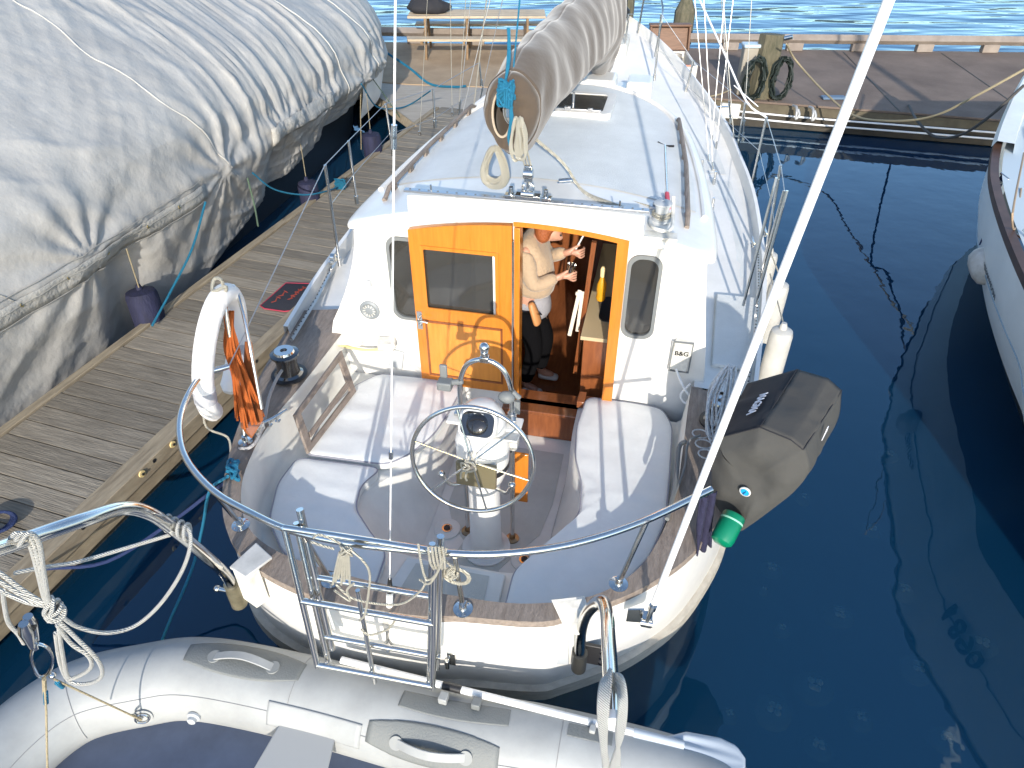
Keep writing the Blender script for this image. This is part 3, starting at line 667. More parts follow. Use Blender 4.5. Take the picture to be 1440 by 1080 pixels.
# ---- winches, cleats, tracks on cap rail
def cockpit_winch(c, k=1):
    w = winch(c, .075*k, .17*k, mat('blackened_chrome', (.18, .18, .18), .18, metal=1), B)
    g = G(); g.lathe([(.055*k, .16*k), (.06*k, .165*k), (.055*k, .178*k), (.02*k, .178*k), (.018*k, .165*k), (.001, .165*k)], c, n=24); build(g, 'winch_top', chrome, w)
    g = G(); g.lathe([(.105*k, 0), (.105*k, .012), (.09*k, .018)], c, n=24); build(g, 'winch_base', black, w)
p = bt(407, 527, 1.24); cockpit_winch(p, 1.2); p = bt(975, 560, 1.24); cockpit_winch(V((1.38, .78, 1.23)))
def cleat(c, ang, L=.13, m=chrome):
    M = Matrix.Rotation(ang, 3, 'Z'); c = V(c)
    g = G(); g.tube([c+M @ V((x, 0, z)) for x, z in ((-L, .052), (-L*.6, .045), (0, .04), (L*.6, .045), (L, .052))], [.005, .009, .011, .009, .005], 10)
    for x in (-.03, .03): g.cyl(c+M @ V((x, 0, 0)), c+M @ V((x, 0, .04)), .009, n=10); g.box(c+M @ V((x, 0, .003)), (.03, .03, .006))
    return build(g, 'deck_cleat', m, B)
cleat(bt(385, 595, 1.24), R(58), .11)
cleat(bt(1075, 330, 1.35), R(95), .09); cleat(bt(1058, 345, 1.33), R(95), .07); cleat(bt(902, 115, 1.75), R(60), .12)
p = bt(363, 607, 1.25); g = G(); g.box(p+V((0, 0, .03)), (.05, .09, .055), Matrix.Rotation(-.2, 4, 'Z'));
for k in range(4): g.cyl(p+V((-.03, -.03+.02*k, .05)), p+V((.03, -.03+.02*k, .05)), .008, n=8)
build(g, 'fairlead', chrome, B, bevel=.005)
for P_ in ([(410, 478), (445, 420), (475, 360), (495, 320)],):
    Q = [bt(x, y, 1.27) for x, y in P_]
    g = G(); g.tube(Q, .016, 4); tr = build(g, 'genoa_track', alu, B)
    g = G(); Qr = resample(Q, 34)
    for q in Qr: g.cyl(q+V((0, 0, .012)), q+V((0, 0, .018)), .006, n=6)
    build(g, 'track_holes', black, tr)
Q = [V((1.72, s, 1.24+.02*(s-1))) for s in (.9, 1.6, 2.3, 3.0)]; Q = [V((interp(HW, p.y)-.055, p.y, sheer(p.y)+.115 if p.y > 1.3 else sheer(p.y)+.05)) for p in Q]
g = G(); g.tube(Q, .014, 4); tr = build(g, 'genoa_track', alu, B)
g = G()
for q in resample(Q, 46): g.cyl(q+V((0, 0, .010)), q+V((0, 0, .016)), .006, n=6)
build(g, 'track_holes', black, tr)
g = G(); p = bt(470, 372, 1.3); g.box(p+V((0, 0, .04)), (.04, .12, .03)); g.cyl(p+V((-.02, 0, .07)), p+V((.02, 0, .07)), .035); build(g, 'sheet_car', chrome, B, bevel=.004)
# ---- stanchions & lifelines
stp = []
for (bx, by, tx, ty, z) in ((478, 372, 457, 232, 1.28), (502, 285, 490, 198, 1.38), (612, 178, 609, 125, 1.5), (553, 218, 542, 146, 1.42), (677, 120, 674, 88, 1.6)):
    a = bt(bx, by, z); b = a+V((-.03, 0, .72)); b = bs(tx, ty, a.y); stp.append(b)
    g = G(); g.tube([a, b], .0125, 10); s_ = build(g, 'stanchion', chrome, B)
    g = G(); g.cyl(a+V((0, 0, -.01)), a+V((0, 0, .07)), .019, n=12); build(g, 'stanchion_base', chrome, s_)
sp2 = []
for (bx, by, tx, ty, z) in ((1055, 268, 1078, 165, 1.34), (1075, 365, 1098, 232, 1.30), (1068, 392, 1103, 268, 1.28), (1037, 205, 1048, 145, 1.40), (964, 130, 975, 85, 1.62), (920, 112, 930, 20, 1.75), (878, 70, 884, 20, 1.9)):
    a = bt(bx, by, z); b = bs(tx, ty, a.y); sp2.append(b)
    g = G(); g.tube([a, b], .0125, 10); s_ = build(g, 'stanchion', chrome, B)
    g = G(); g.cyl(a+V((0, 0, -.01)), a+V((0, 0, .07)), .019, n=12); build(g, 'stanchion_base', chrome, s_)
g = G()
pth = [bt(322, 515, 1.78)]+[stp[0], stp[1], stp[3], stp[2], stp[4]]
g.tube(pth, .004, 5); g.tube([p-V((0, 0, .33)) for p in pth[1:]], .003, 5)
build(g, 'port_lifeline', wire, B)
g = G(); pth = [sp2[2], sp2[1], sp2[0], sp2[3], sp2[4], sp2[5], sp2[6]]
g.tube(pth, .004, 5); g.tube([p-V((0, 0, .33)) for p in pth[:6]], .003, 5)
build(g, 'starboard_lifeline', wire, B)
g = G(); q0 = sp2[0].y; g.tube(cat([sp2[0], bs(1050, 143, q0+.15), bs(1020, 78, q0+.7), bs(984, 0, q0+1.3), bs(956, -60, q0+1.8)], 4), .010, 8); build(g, 'lower_shroud_sleeve', white_p, B)
# leaning gate tube pair on starboard
for (a, b) in (((1045, 470), (1110, 250)), ((1062, 470), (1125, 268)), ((1000, 190), (1042, 150)), ((1066, 190), (1050, 120))):
    pa = bt(a[0], a[1]-40, 1.35); g = G(); g.tube([pa, bs(b[0]-18, b[1], pa.y+.1)], .011, 8); build(g, 'gate_brace', chrome, B)
# pulpit at the bow
g = G()
for sg in (-1, 1):
    g.tube(cat([(sg*.55, 7.6, 1.85), (sg*.58, 7.65, 2.45), (sg*.35, 8.4, 2.6), (0, 8.95, 2.65)], 5), .0125, 8); g.tube([(sg*.25, 8.5, 1.95), (sg*.3, 8.5, 2.6)], .0125, 8)
build(g, 'pulpit', chrome, B)
g = G(); g.lathe([(.03, 0), (.03, .08), (.09, .1), (.09, .2), (.04, .25), (.001, .25)], (0, 8.75, 2.0)); g.cyl((0, 8.7, 2.2), (0, 8.7, 2.9), .05); build(g, 'furler_drum', black, B)
# ---- interior
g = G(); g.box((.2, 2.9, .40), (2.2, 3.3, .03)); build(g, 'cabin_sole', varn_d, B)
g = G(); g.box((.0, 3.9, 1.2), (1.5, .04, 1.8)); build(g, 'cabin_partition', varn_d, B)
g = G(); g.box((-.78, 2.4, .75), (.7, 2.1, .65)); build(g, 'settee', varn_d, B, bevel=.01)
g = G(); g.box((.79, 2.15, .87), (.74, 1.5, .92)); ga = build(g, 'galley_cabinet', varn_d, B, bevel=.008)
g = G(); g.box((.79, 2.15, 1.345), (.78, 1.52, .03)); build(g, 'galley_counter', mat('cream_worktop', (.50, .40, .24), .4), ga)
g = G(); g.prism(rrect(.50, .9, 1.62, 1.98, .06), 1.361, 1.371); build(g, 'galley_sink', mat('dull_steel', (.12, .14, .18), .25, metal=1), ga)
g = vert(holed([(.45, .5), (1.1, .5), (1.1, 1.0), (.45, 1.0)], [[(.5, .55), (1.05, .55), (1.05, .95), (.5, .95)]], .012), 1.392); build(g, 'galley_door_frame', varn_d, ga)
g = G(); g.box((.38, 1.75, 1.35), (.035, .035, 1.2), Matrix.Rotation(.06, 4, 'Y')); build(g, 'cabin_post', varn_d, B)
# ================================================================= LOOSE THINGS ON THE SAILBOAT
def cushion(poly, z, h, label, grp='white cushions in the cockpit', n=7, tilt=None):
    """pillow-like pad: closed outline, domed top, rounded edge, with a piping part"""
    P = [V((a, b, 0)) for a, b in poly]
    for lim in (.035, .015, .008):
        Q = []
        for i in range(len(P)):
            a, p, b = P[i-1], P[i], P[(i+1) % len(P)]
            Q += [p+(a-p).normalized()*min(lim, (a-p).length*.3), p+(b-p).normalized()*min(lim, (b-p).length*.3)]
        P = Q
    P = resample(P+[P[0]], 181)[:-1]
    c = sum(P, V((0, 0, 0)))/len(P)
    def ring(k, zz):
        o = []
        for p in P:
            d = (p-c); L = d.length; o.append(V((*(c+d*(1-k/L))[:2], z+zz)))
        return o
    g = G(); rs = [ring(.012, 0), ring(.0, .012), ring(0, h*.7), ring(.006, h*.93), ring(.016, h)]
    for k in range(1, 12):
        f = k/12
        o = []
        for p in P:
            q = c+(p-c)*(1-.02)*(1-f)
            wr = noise.noise(V((q.x*3.2, q.y*9, 3.1)))*.012+noise.noise(V((q.x*9, q.y*4, 1.1)))*.004
            o.append(V((q.x, q.y, z+h+.005*sin(min(1, f*3)*pi/2)+wr*min(1, f*5))))
        rs.append(o)
    g.rings(rs, True, True)
    org = (c.x, c.y, z)
    t = thing('seat_cushion', label, 'cushion', org, 'boat', grp)
    build(g, 'cushion_pad', cush, t, angle=80)
    g = G(); g.tube(ring(.0, h*.86), .006, 6, closed=True); build(g, 'piping', pipe_m, t)
    return t
cushion([(-1.30, .19), (-1.0, .20), (-.72, .21), (-.60, .34), (-.50, .56), (-.46, .85), (-.44, 1.16), (-.7, 1.17), (-1.12, 1.15), (-1.26, .95), (-1.33, .6)], .888, .075, 'sunlit wrinkled white cushion in front of the folded-back cabin door')
cushion([(-1.33, .15), (-1.0, .16), (-.74, .17), (-.82, .0), (-.78, -.2), (-.6, -.38), (-.47, -.48), (-.45, -.74), (-.72, -.72), (-1.06, -.62), (-1.26, -.4), (-1.35, -.1)], .888, .075, 'shaded curved white cushion on the corner seat behind the ladder')
cushion([(.50, 1.20), (.80, 1.20), (1.05, 1.18), (1.13, 1.0), (1.13, .5), (1.12, .1), (1.04, -.2), (.86, -.50), (.62, -.68), (.29, -.76), (.29, -.45), (.46, -.24), (.6, .05), (.58, .3), (.50, .55), (.47, .85)], .888, .075, 'long white cushion along the right-hand bench ending by the round stern seat')
# padded coaming backrest on the port side is moulded: steering gear next, part of the boat
ped = G(); ped.lathe([(.16, 0), (.16, .015), (.12, .03), (.105, .06), (.098, .45), (.10, .62), (.13, .70), (.155, .78), (.16, .98), (.15, 1.02), (.12, 1.04), (.001, 1.04)], (0.0, .02, .51), n=36)
pedestal = build(ped, 'steering_pedestal', white, B, angle=45)
g = G(); g.box((0, -.145, 1.36), (.24, .03, .17), Matrix.Rotation(-.1, 4, 'X')); build(g, 'pedestal_plate', mat('olive_smoked_plate', (.14, .12, .07), .2, coat=.4), pedestal, bevel=.01)
g = G(); g.cyl((-.0, .02, 1.34), (0, .02, 1.30), .158, n=36); build(g, 'pedestal_band', black, pedestal)
# compass binnacle: tilted hood with dark glass
rot = Matrix.Rotation(R(38), 3, 'X')
g = G(); g.lathe([(.135, -.05), (.14, .03), (.135, .10), (.11, .16), (.07, .19), (.001, .2)], (0, .03, 1.55), (0, -.05, 1), n=32); cmpH = build(g, 'compass_hood', white, pedestal)
cc = V((0, -.045, 1.655)); nrm = V((0, -.72, .69)).normalized()
ux = V((1, 0, 0)); uy = nrm.cross(ux)
pr_ = rrect(-.095, .095, -.07, .07, .045, 6)
g = G(); g.prism2([cc+ux*x*1.2+uy*y*1.25 for x, y in pr_], [cc+nrm*.05+ux*x*1.12+uy*y*1.15 for x, y in pr_]); build(g, 'compass_bezel', white, pedestal, bevel=.006)
g = G(); g.prism2([cc+nrm*.0505+ux*x+uy*y for x, y in pr_], [cc+nrm*.056+ux*x*.98+uy*y*.98 for x, y in pr_]); build(g, 'compass_glass', mat('compass_glass', (.006, .006, .007), .05, spec=1, coat=1), pedestal)
g = G(); g.lathe([(.062, .056), (.058, .062), (.045, .069), (.02, .073), (.001, .074)], cc, nrm, 28); build(g, 'compass_dome', mat('compass_dome', (.012, .012, .014), .08, coat=.6), pedestal)
# guard hoop with rods to the sole
hp = [(-.155, .13, .52), (-.155, .13, 1.1), (-.155, .12, 1.62), (-.15, .12, 1.80), (-.11, .12, 1.93), (-.04, .12, 1.985), (.04, .12, 1.985), (.11, .12, 1.93), (.15, .12, 1.80), (.155, .12, 1.62), (.155, .13, 1.1), (.155, .13, .52)]
g = G(); g.tube(cat(hp, 6), .0145, 12); gr = build(g, 'guard_hoop', chrome, pedestal)
for x in (-.155, .155):
    g = G(); g.lathe([(.045, 0), (.045, .008), (.022, .016), (.018, .05)], (x, .13, .51), n=20); build(g, 'hoop_base', mat('bronze_flange', (.35, .22, .12), .3, metal=1), pedestal)
    g = G(); g.cyl((x, .12, 1.52), (x, .12, 1.64), .026, n=16); g.box((x*.9, .10, 1.6), (.09, .05, .02)); build(g, 'hoop_clamp', chrome, pedestal, bevel=.003)
g = G(); g.box((0, .12, 2.0), (.05, .045, .035)); g.tube([(0, .12, 2.01), (0, .12, 2.05)], .022, 14); g.ball((0, .12, 2.075), .03); build(g, 'hoop_lamp', chrome, pedestal, bevel=.004)
g = G(); g.box((-.235, .11, 1.79), (.085, .07, .055)); g.box((-.25, .14, 1.86), (.045, .02, .09)); g.cyl((-.2, .12, 1.8), (-.13, .12, 1.82), .018); build(g, 'instrument_clamp', grey_pl, pedestal, bevel=.008)
g = G(); g.ball((.13, .09, 1.77), .05, 16, (1, .75, .75)); g.cyl((.16, .11, 1.80), (.2, .11, 1.76), .016); g.box((.19, .10, 1.70), (.03, .02, .09)); build(g, 'rubber_knob', grey_pl, pedestal)
for x_ in (-.17, .17):
    g = G(); g.box((x_, .09, 1.57), (.10, .12, .02)); build(g, 'hoop_bracket_plate', white, pedestal, bevel=.006)
g = G(); g.box((.16, -.0, 1.57), (.13, .16, .012), Matrix.Rotation(-.3, 4, 'X')); build(g, 'chart_wedge', white_old, pedestal, bevel=.004)
for x in (-1, 1):
    g = G(); g.tube(cat([(x*.10, -.08, 1.20), (x*.17, -.12, 1.22), (x*.205, -.14, 1.30)], 5), .011, 10); g.ball((x*.21, -.145, 1.32), .022); build(g, 'control_lever', chrome, pedestal)
g = G(); g.cyl((.155, .13, 1.35), (.155, .13, 1.5), .03, n=14); g.box((.165, .10, 1.42), (.06, .06, .05)); build(g, 'hoop_bracket', white_old, pedestal)
g = G(); g.box((.165, .30, .93), (.12, .02, .44)); tb = build(g, 'cockpit_table_leaf', varn, B, bevel=.004)
# steering wheel
wc = BI @ at(664, 648, Y=2.86); wn = V((.06, -1, .18)).normalized()
wu = V((1, 0, 0)); wu = (wu-wn*wu.dot(wn)).normalized(); wv = wn.cross(wu)
g = G(); g.tube([wc+wu*(cos(a)*.345)+wv*(sin(a)*.345) for a in [2*pi*k/72 for k in range(72)]], .0125, 10, closed=True)
g.cyl(wc-wn*.02, wc+wn*.04, .032, n=20); g.cyl(wc+wn*.04, wc+wn*.055, .022, n=16)
for k in range(6):
    a = R(-15)+k*pi/3; g.tube([wc+wn*.012, wc+wu*cos(a)*.345+wv*sin(a)*.345], .0055, 8)
g.cyl(wc-wn*.16, wc, .025, n=16)
build(g, 'steering_wheel', chrome, pedestal)
g = G(); g.tube(cat([wc+wn*.05+V((-.03, 0, .03)), wc+wn*.07+V((.02, 0, .035)), wc+wn*.06+V((.03, 0, -.02)), wc+wn*.07+V((-.03, 0, -.03)), wc+wn*.06+V((-.05, 0, .02)), wc+wn*.07+V((.0, 0, .0)), wc+wn*.06+V((-.05, 0, -.05)), wc+wn*.05+V((-.06, 0, -.11))], 5), .006, 6)
g.tube(cat([wc+wn*.06+V((-.02, 0, -.04)), wc+wn*.06+V((-.03, 0, -.09)), wc+wn*.05+V((-.025, 0, -.12))], 4), .006, 6)
o = build(g, 'rope', rope_w, None, frame='boat'); tag(o, 'short white cord knotted round the steering wheel hub', 'rope')

# ---------------- sail cover over the boom
def cov(k, a):
    c = boomP(k); 
    up = interp([(0, .22), (.06, .29), (.15, .33), (.5, .41), (.85, .54), (1, .78)], k); dn = interp([(0, .27), (.035, .33), (.10, .20), (.2, .13), (.6, .13), (.85, .36), (1, .58)], k)
    w = interp([(0, .18), (.1, .21), (.3, .245), (.5, .26), (.9, .27), (1, .22)], k)
    x = sin(a)*w; z = cos(a); z = z*(up if z > 0 else dn)
    if z < 0: x *= (1-.25*abs(cos(a)))
    L = k*4.5
    f = .020*noise.noise(V((L*3.2+sin(a)*.9+z*1.5, cos(a)*1.1, 2+sin(a))))+.030*noise.noise(V((L*1.6-abs(a-pi)*.55, cos(a)*.6, 7+.6*sin(a))))+.009*sin(L*17-abs(a-pi)*2.6+2*noise.noise(V((L, a, 0))))*max(0, sin(a)**2)
    d = V((sin(a), 0, cos(a)))
    return c+V((x, 0, z))+d*f
g = G(); nk, na = 150, 72
hole = []
vs = []
g.grid(lambda u, v: cov(u*1.0, 2*pi*v), nk, na)
# closing drape at the aft end with an oval mouth
def endp(u, v):
    a = 2*pi*v; o = cov(0, a); c = boomP(0)+V((-.02, -.01, -.03)); r = c+V((sin(a)*.058-.035, 0, cos(a)*(.135)+.01))
    p = o.lerp(r, u); p.y -= .06*sin(u*pi)+.01*u+.012*sin(a*7+u*3)*sin(u*pi); return p
g.grid(endp, 8, na)
sc_t = thing('sail_cover', 'taupe canvas sail cover wrapped along the boom above the deckhouse', 'sail cover', tuple(boomP(.3)), 'boat')
build(g, 'cover_cloth', canvas, sc_t, angle=80, solid=.004)
g = G(); g.tube([endp(1, k/40)+V((0, -.012, 0)) for k in range(40)], .008, 6, closed=True); build(g, 'mouth_hem', mat('pale_canvas_hem', (.40, .33, .25), .85), sc_t)
def rope(pts, r, m, label, grp=None, frame='boat', n=5, name='rope', catg='rope', closed=False):
    g = G(); g.tube(cat(pts, n, closed), r, 7, closed=closed); o = build(g, name, m, None, frame=frame); return tag(o, label, catg, grp)
def mrope(lst, r, m, label, frame='boat', name='rope', catg='rope', n=5, grp=None):
    g = G()
    for p in lst: g.tube(cat(p, n), r, 7)
    o = build(g, name, m, None, frame=frame); return tag(o, label, catg, grp)
# blue lashing at the boom end
be = boomP(-.02); g = G(); rnd = random.Random(3)
for k in range(16):
    a0 = rnd.uniform(0, 6); P = []
    for j in range(5):
        P.append(be+V((rnd.uniform(-.055, .045), -.04+rnd.uniform(-.03, .03), .12+rnd.uniform(-.07, .085))))
    g.tube(cat(P, 4), .0075, 6)
for k in range(5): g.tube(cat([be+V((.02, -.04, .10)), be+V((.03+rnd.uniform(-.01, .015), -.06, -.02)), be+V((.02+rnd.uniform(-.012, .012), -.06, -.12)), be+V((.03, -.05, -.19-rnd.uniform(0, .05)))], 4), .006, 6)
for k in range(4): g.tube(cat([be+V((-.02+rnd.uniform(-.015, .015), -.02, .16)), be+V((rnd.uniform(-.02, .02), .0, .30)), be+V((rnd.uniform(-.012, .012), .04, .46))], 4), .0065, 6)
o = build(g, 'rope', rope_lb, None, frame='boat'); tag(o, 'bright blue line knotted in the mouth of the sail cover', 'rope')
g = G(); hank(g, boomP(.012)+V((-.12, -.02, -.24)), .17, .28, 16, .008); o = build(g, 'rope_coil', rope_w, None, frame='boat'); tag(o, 'cream rope coil hanging below the left side of the sail cover end', 'rope coil')
g = G(); hank(g, boomP(-.03)+V((.085, -.03, .0)), .07, .26, 6, .009); 
o = build(g, 'rope_coil', rope_w, None, frame='boat'); tag(o, 'small cream rope loop on the right of the sail cover mouth', 'rope coil')
mrope([[boomP(.03)+V((.12, 0, -.20)), V((.2, 1.50, 2.60)), V((.34, 1.52, 2.41)), V((.55, 1.45, 2.37)), V((.72, 1.36, 2.37))], [boomP(.03)+V((.13, 0, -.20)), V((.19, 1.58, 2.57)), V((.33, 1.55, 2.41)), V((.53, 1.48, 2.37)), V((.74, 1.36, 2.37))]], .0085, rope_w, 'double cream rope running down from the sail cover to the white roof edge')
rope([V((.25, 1.72, 2.36)), V((.5, 1.67, 2.345)), V((.82, 1.58, 2.32))], .0045, rope_w, 'thin taut line across the pale roof towards the roof winch')
g = G(); p = V((.18, 1.72, 2.345)); g.box(p+V((0, 0, .02)), (.10, .035, .05), Matrix.Rotation(.5, 4, 'Z')); g.cyl(p+V((-.04, 0, .04)), p+V((.05, .03, .045)), .02)
o = build(g, 'rope_block', chrome, None, frame='boat', bevel=.004); tag(o, 'small steel block lying on the pale roof behind the track', 'block')
# winch handle lying on the roof
wh = thing('winch_handle', 'steel winch handle with red grip lying by the roof grab rail', 'winch handle', (1.0, 1.6, rz(.98, 1.6)), 'boat')
a = bt(938, 298, 2.27); b = bt(934, 212, 2.26); a.z = b.z = rz(1.0, 1.7)+.03; a = V((a.x, a.y, a.z))
g = G(); g.tube([a.lerp(b, .18), b], [.011, .014], 10); build(g, 'handle_arm', chrome, wh)
g = G(); g.tube([a, a.lerp(b, .2)], [.02, .017], 12); build(g, 'handle_grip', redM, wh)
g = G(); g.tube([b+V((-.06, .02, .02)), b, b+V((.07, -.03, .015))], .009, 8); build(g, 'handle_head', black, wh)

# ---------------- lifebuoy
lr = thing('lifebuoy', 'white horseshoe lifebuoy hung on the port rail', 'lifebuoy', tuple(bt(318, 575, 1.35)), 'boat')
lt, lb, l1, l2 = at(310, 404, Y=3.66), at(312, 582, Y=3.48), at(290, 480, Y=3.38), at(342, 480, Y=3.5)
lt, lb = BI @ lt, BI @ lb; C_ = lt.lerp(lb, .5); up_ = (lt-lb)*.5
side_ = V((-.10, .99, 0)).normalized()
rad = up_.length-.06; upn = up_.normalized()
g = G(); arc = [C_+upn*(cos(a)*rad)+side_*(sin(a)*.25) for a in [R(-158)+R(316)*k/40 for k in range(41)]]
g.tube(arc, [.03]+[.062]*39+[.03], 16); lf = build(g, 'buoy_ring', mat('white_buoy_vinyl', (.80, .78, .75), .5, bump=.3, bscale=20), lr)
for k in (6, 34):
    g = G(); g.tube([arc[k-1], arc[k+1]], .066, 16); build(g, 'reflective_band', mat('grey_reflective_tape', (.45, .45, .47), .3), lr)
g = G(); g.tube(cat([lt+V((.02, 0, .05)), lt+V((-.04, .02, .04)), lt+V((-.02, -.05, 0)), lt+V((.06, -.03, .03)), lt+V((.02, 0, -.03))], 5, True), .01, 7, closed=True); build(g, 'buoy_tie', rope_w, lr)
mrope([[bt(285, 560, 1.5), bt(290, 600, 1.35), bt(320, 590+25, 1.25), bt(325, 640, 1.2)]], .007, rope_w, 'thin white line hanging under the lifebuoy')
# orange throw line in the frame
g = G(); rnd = random.Random(5)
ta = bt(321, 436, 2.0); tb_ = bt(345, 600, 1.38)
for k in range(22):
    f = k/21; x0 = 318+(rnd.random())*6
    xe = 332+34*f; ye = 600-abs(f-.5)*30+rnd.uniform(-10, 8)
    P = [bt(321+2*f, 440, 1.98), bt(320+12*f+rnd.uniform(-1, 1), 485, 1.82), bt(325+24*f, 535, 1.62), bt(xe, ye, 1.40)]
    g.tube(cat([p+V((rnd.uniform(-.01, .01), rnd.uniform(-.03, .03), 0)) for p in P], 5), .0085, 6)
o = build(g, 'throw_line', rope_o, None, frame='boat'); tag(o, 'bundle of orange rope strands hanging in the steel rail beside the lifebuoy', 'rope')
g = G(); g.plate([bt(338, 600, 1.36), bt(344, 480, 1.78), bt(352, 480, 1.78), bt(368, 590, 1.40), bt(352, 616, 1.27)], (.012, 0, 0)); o = build(g, 'wooden_paddle', varn_d, None, frame='boat', bevel=.004); tag(o, 'reddish brown board standing between the rails under the orange rope', 'board')
mrope([[bt(372, 592, 1.27), bt(378, 560, 1.29), bt(388, 535, 1.31), bt(397, 520, 1.33)], [bt(372, 592, 1.27), bt(362, 618, 1.27), bt(350, 630, 1.26), bt(335, 632, 1.2), bt(324, 650, 1.05)]], .011, mat('grey_sheet_rope', (.42, .41, .40), .9, bump=.8, bscale=90), 'grey sheet rope led from the port winch along the teak rail')
g = G(); rnd = random.Random(9)
for k in range(7):
    P = [bt(318+rnd.uniform(0, 18), 648+rnd.uniform(0, 26), 1.24+rnd.random()*.08) for j in range(5)]; g.tube(cat(P, 4), .011, 6)
g.tube(cat([bt(320, 670, 1.26), bt(295, 690, 1.0), bt(285, 740, .6), bt(270, 800, .35), bt(240, 870, .15), bt(228, 900, .05)], 6), .010, 8)
o = build(g, 'mooring_line', rope_lb, None, frame='boat'); tag(o, 'bright blue mooring line tied at the port stern corner and dropping to the dark water', 'rope')
rope([bt(330, 672, 1.22), bt(300, 690, .95), bt(240, 735, .7), bt(150, 790, .5), bt(60, 800, .45)], .012, rope_n, 'dark blue mooring line from the port stern corner to the dock', name='mooring_line')
# rope bundles on the ladder top
def knot(c, r, n, m, rr, label, seed=1, frame='boat', extra=(), catg='rope', sq=(1, .6, 1)):
    g = G(); q = random.Random(seed); c = V(c)
    for k in range(n):
        ax = V((q.uniform(-1, 1), q.uniform(-1, 1), q.uniform(-1, 1))).normalized(); u = ax.orthogonal().normalized(); w = ax.cross(u); k0 = q.uniform(.6, 1)*r
        g.tube([c+V(((u*cos(a)+w*sin(a)).x*k0*sq[0], (u*cos(a)+w*sin(a)).y*k0*sq[1], (u*cos(a)+w*sin(a)).z*k0*sq[2])) for a in [2*pi*j/16 for j in range(16)]], rr, 6, closed=True)
    for P in extra: g.tube(cat(P, 5), rr, 7)
    o = build(g, 'rope', m, None, frame=frame); return tag(o, label, catg)
W_ = lambda x, y, Y: BI @ at(x, y, Y=Y)
ex = [[W_(440, 757, 1.98), W_(450, 752, 2.0), W_(478, 764, 2.0), W_(492, 775, 1.98)], [W_(437, 762, 1.96), W_(455, 768, 1.97), W_(470, 772, 1.97)]]
for k in range(7): ex.append([W_(478+k*2, 776, 1.97), W_(472+k*3.2, 800, 1.96), W_(468+k*4, 822-k % 3*4, 1.96)])
ex += [[W_(488, 770, 1.97), W_(508, 786, 1.95), W_(520, 808, 1.95), W_(516, 850, 1.94), W_(512, 866, 1.94), W_(506, 872, 1.94)], [W_(472, 822, 1.97), W_(500, 843, 1.96), W_(560, 850, 1.97), W_(592, 830, 1.98), W_(600, 812, 2.0)], [W_(508, 885, 1.94), W_(520, 893, 1.94), W_(545, 885, 1.97), W_(556, 872, 1.99)], [W_(470, 830, 1.97), W_(492, 845, 1.96), W_(488, 830, 1.96), W_(498, 820, 1.96)]]
knot(W_(487, 775, 1.97), .035, 6, rope_w, .0055, 'white cord bundle tied to the top rung of the boarding ladder', 4, extra=ex)
ex = [[W_(588, 764, 1.99), W_(592, 790, 1.95), W_(600, 815, 1.93), W_(615, 805, 1.93), W_(625, 775, 1.97)], [W_(590, 815, 1.95), W_(605, 820, 1.92), W_(622, 790, 1.95), W_(628, 770, 1.98)], [W_(618, 770, 1.97), W_(628, 790, 1.99), W_(640, 800, 2.02)]]
for k in range(5): ex.append([W_(602+5*k, 768, 1.97), W_(605+5*k, 790-k, 1.95), W_(610+4*k, 800, 1.95)])
a_ = W_(642, 810, 2.03)
for rr_ in (.055, .065): ex.append([a_+V((cos(t)*rr_, .0, sin(t)*rr_*.9)) for t in [2*pi*k/14 for k in range(15)]])
knot(W_(634, 806, 2.02), .035, 8, rope_w, .0055, 'white cord knotted round the rail post to the right of the ladder', 6, extra=ex)
# coil of silver-grey line on the starboard rail
g = G(); c = bt(1028, 515, 1.62); rnd = random.Random(11)
for k in range(15):
    x_ = rnd.uniform(-.05, .05); P = []
    lo = bt(1000+rnd.uniform(-6, 14), 600+rnd.uniform(-22, 22), 1.32); hi = c+V((x_*.5, 0, rnd.uniform(-.02, .02)))
    m1 = hi.lerp(lo, .5)+V((-.06+rnd.uniform(-.02, .02), 0, 0)); m2 = hi.lerp(lo, .5)+V((.03+rnd.uniform(-.02, .02), 0, 0))
    g.tube(cat([hi, m1, lo, m2], 6, True), .0055, 6, closed=True)
for k in range(3):
    c_ = bt(985+k*4, 610+k*16, 1.3); g.tube([c_+V((cos(t)*.05, sin(t)*.04, .01*k)) for t in [2*pi*j/16 for j in range(16)]], .005, 6, closed=True)
o = build(g, 'rope_coil', mat('grey_silver_line', (.36, .38, .40), .45, col2=(.72, .73, .72), vscale=60, bump=.5, bscale=80), None, frame='boat'); tag(o, 'tangled coil of silver-grey line hung on the starboard rail beside the barbecue', 'rope coil')
g = G(); g.tube(cat([bt(965, 570+50, 1.3), bt(955, 630, 1.26), bt(950, 680, 1.24), bt(938, 730, 1.24)], 6), .014, 8); g.tube(cat([bt(985, 612, 1.34), bt(968, 622, 1.32), bt(962, 660, 1.26), bt(945, 705, 1.24)], 6), .008, 8)
build(g, 'gas_hose', grey_pl, B)
g = G(); P = [at(985, 705, Y=2.62), at(1008, 690, Y=2.72), at(1010, 730, Y=2.66), at(1000, 760, Y=2.58), at(978, 782, Y=2.5), at(976, 745, Y=2.52)]
g = G(); g.grid(lambda u, v: (at(984+22*u-6*v, 700+78*v-12*u, Y=2.50+.1*u)+V((0, .02*sin(u*12+v*5), 0))), 14, 14)
o = build(g, 'folded_cloth', navy, None, solid=.008); tag(o, 'crumpled navy cloth hanging from the rail beside the green gas bottle', 'cloth')

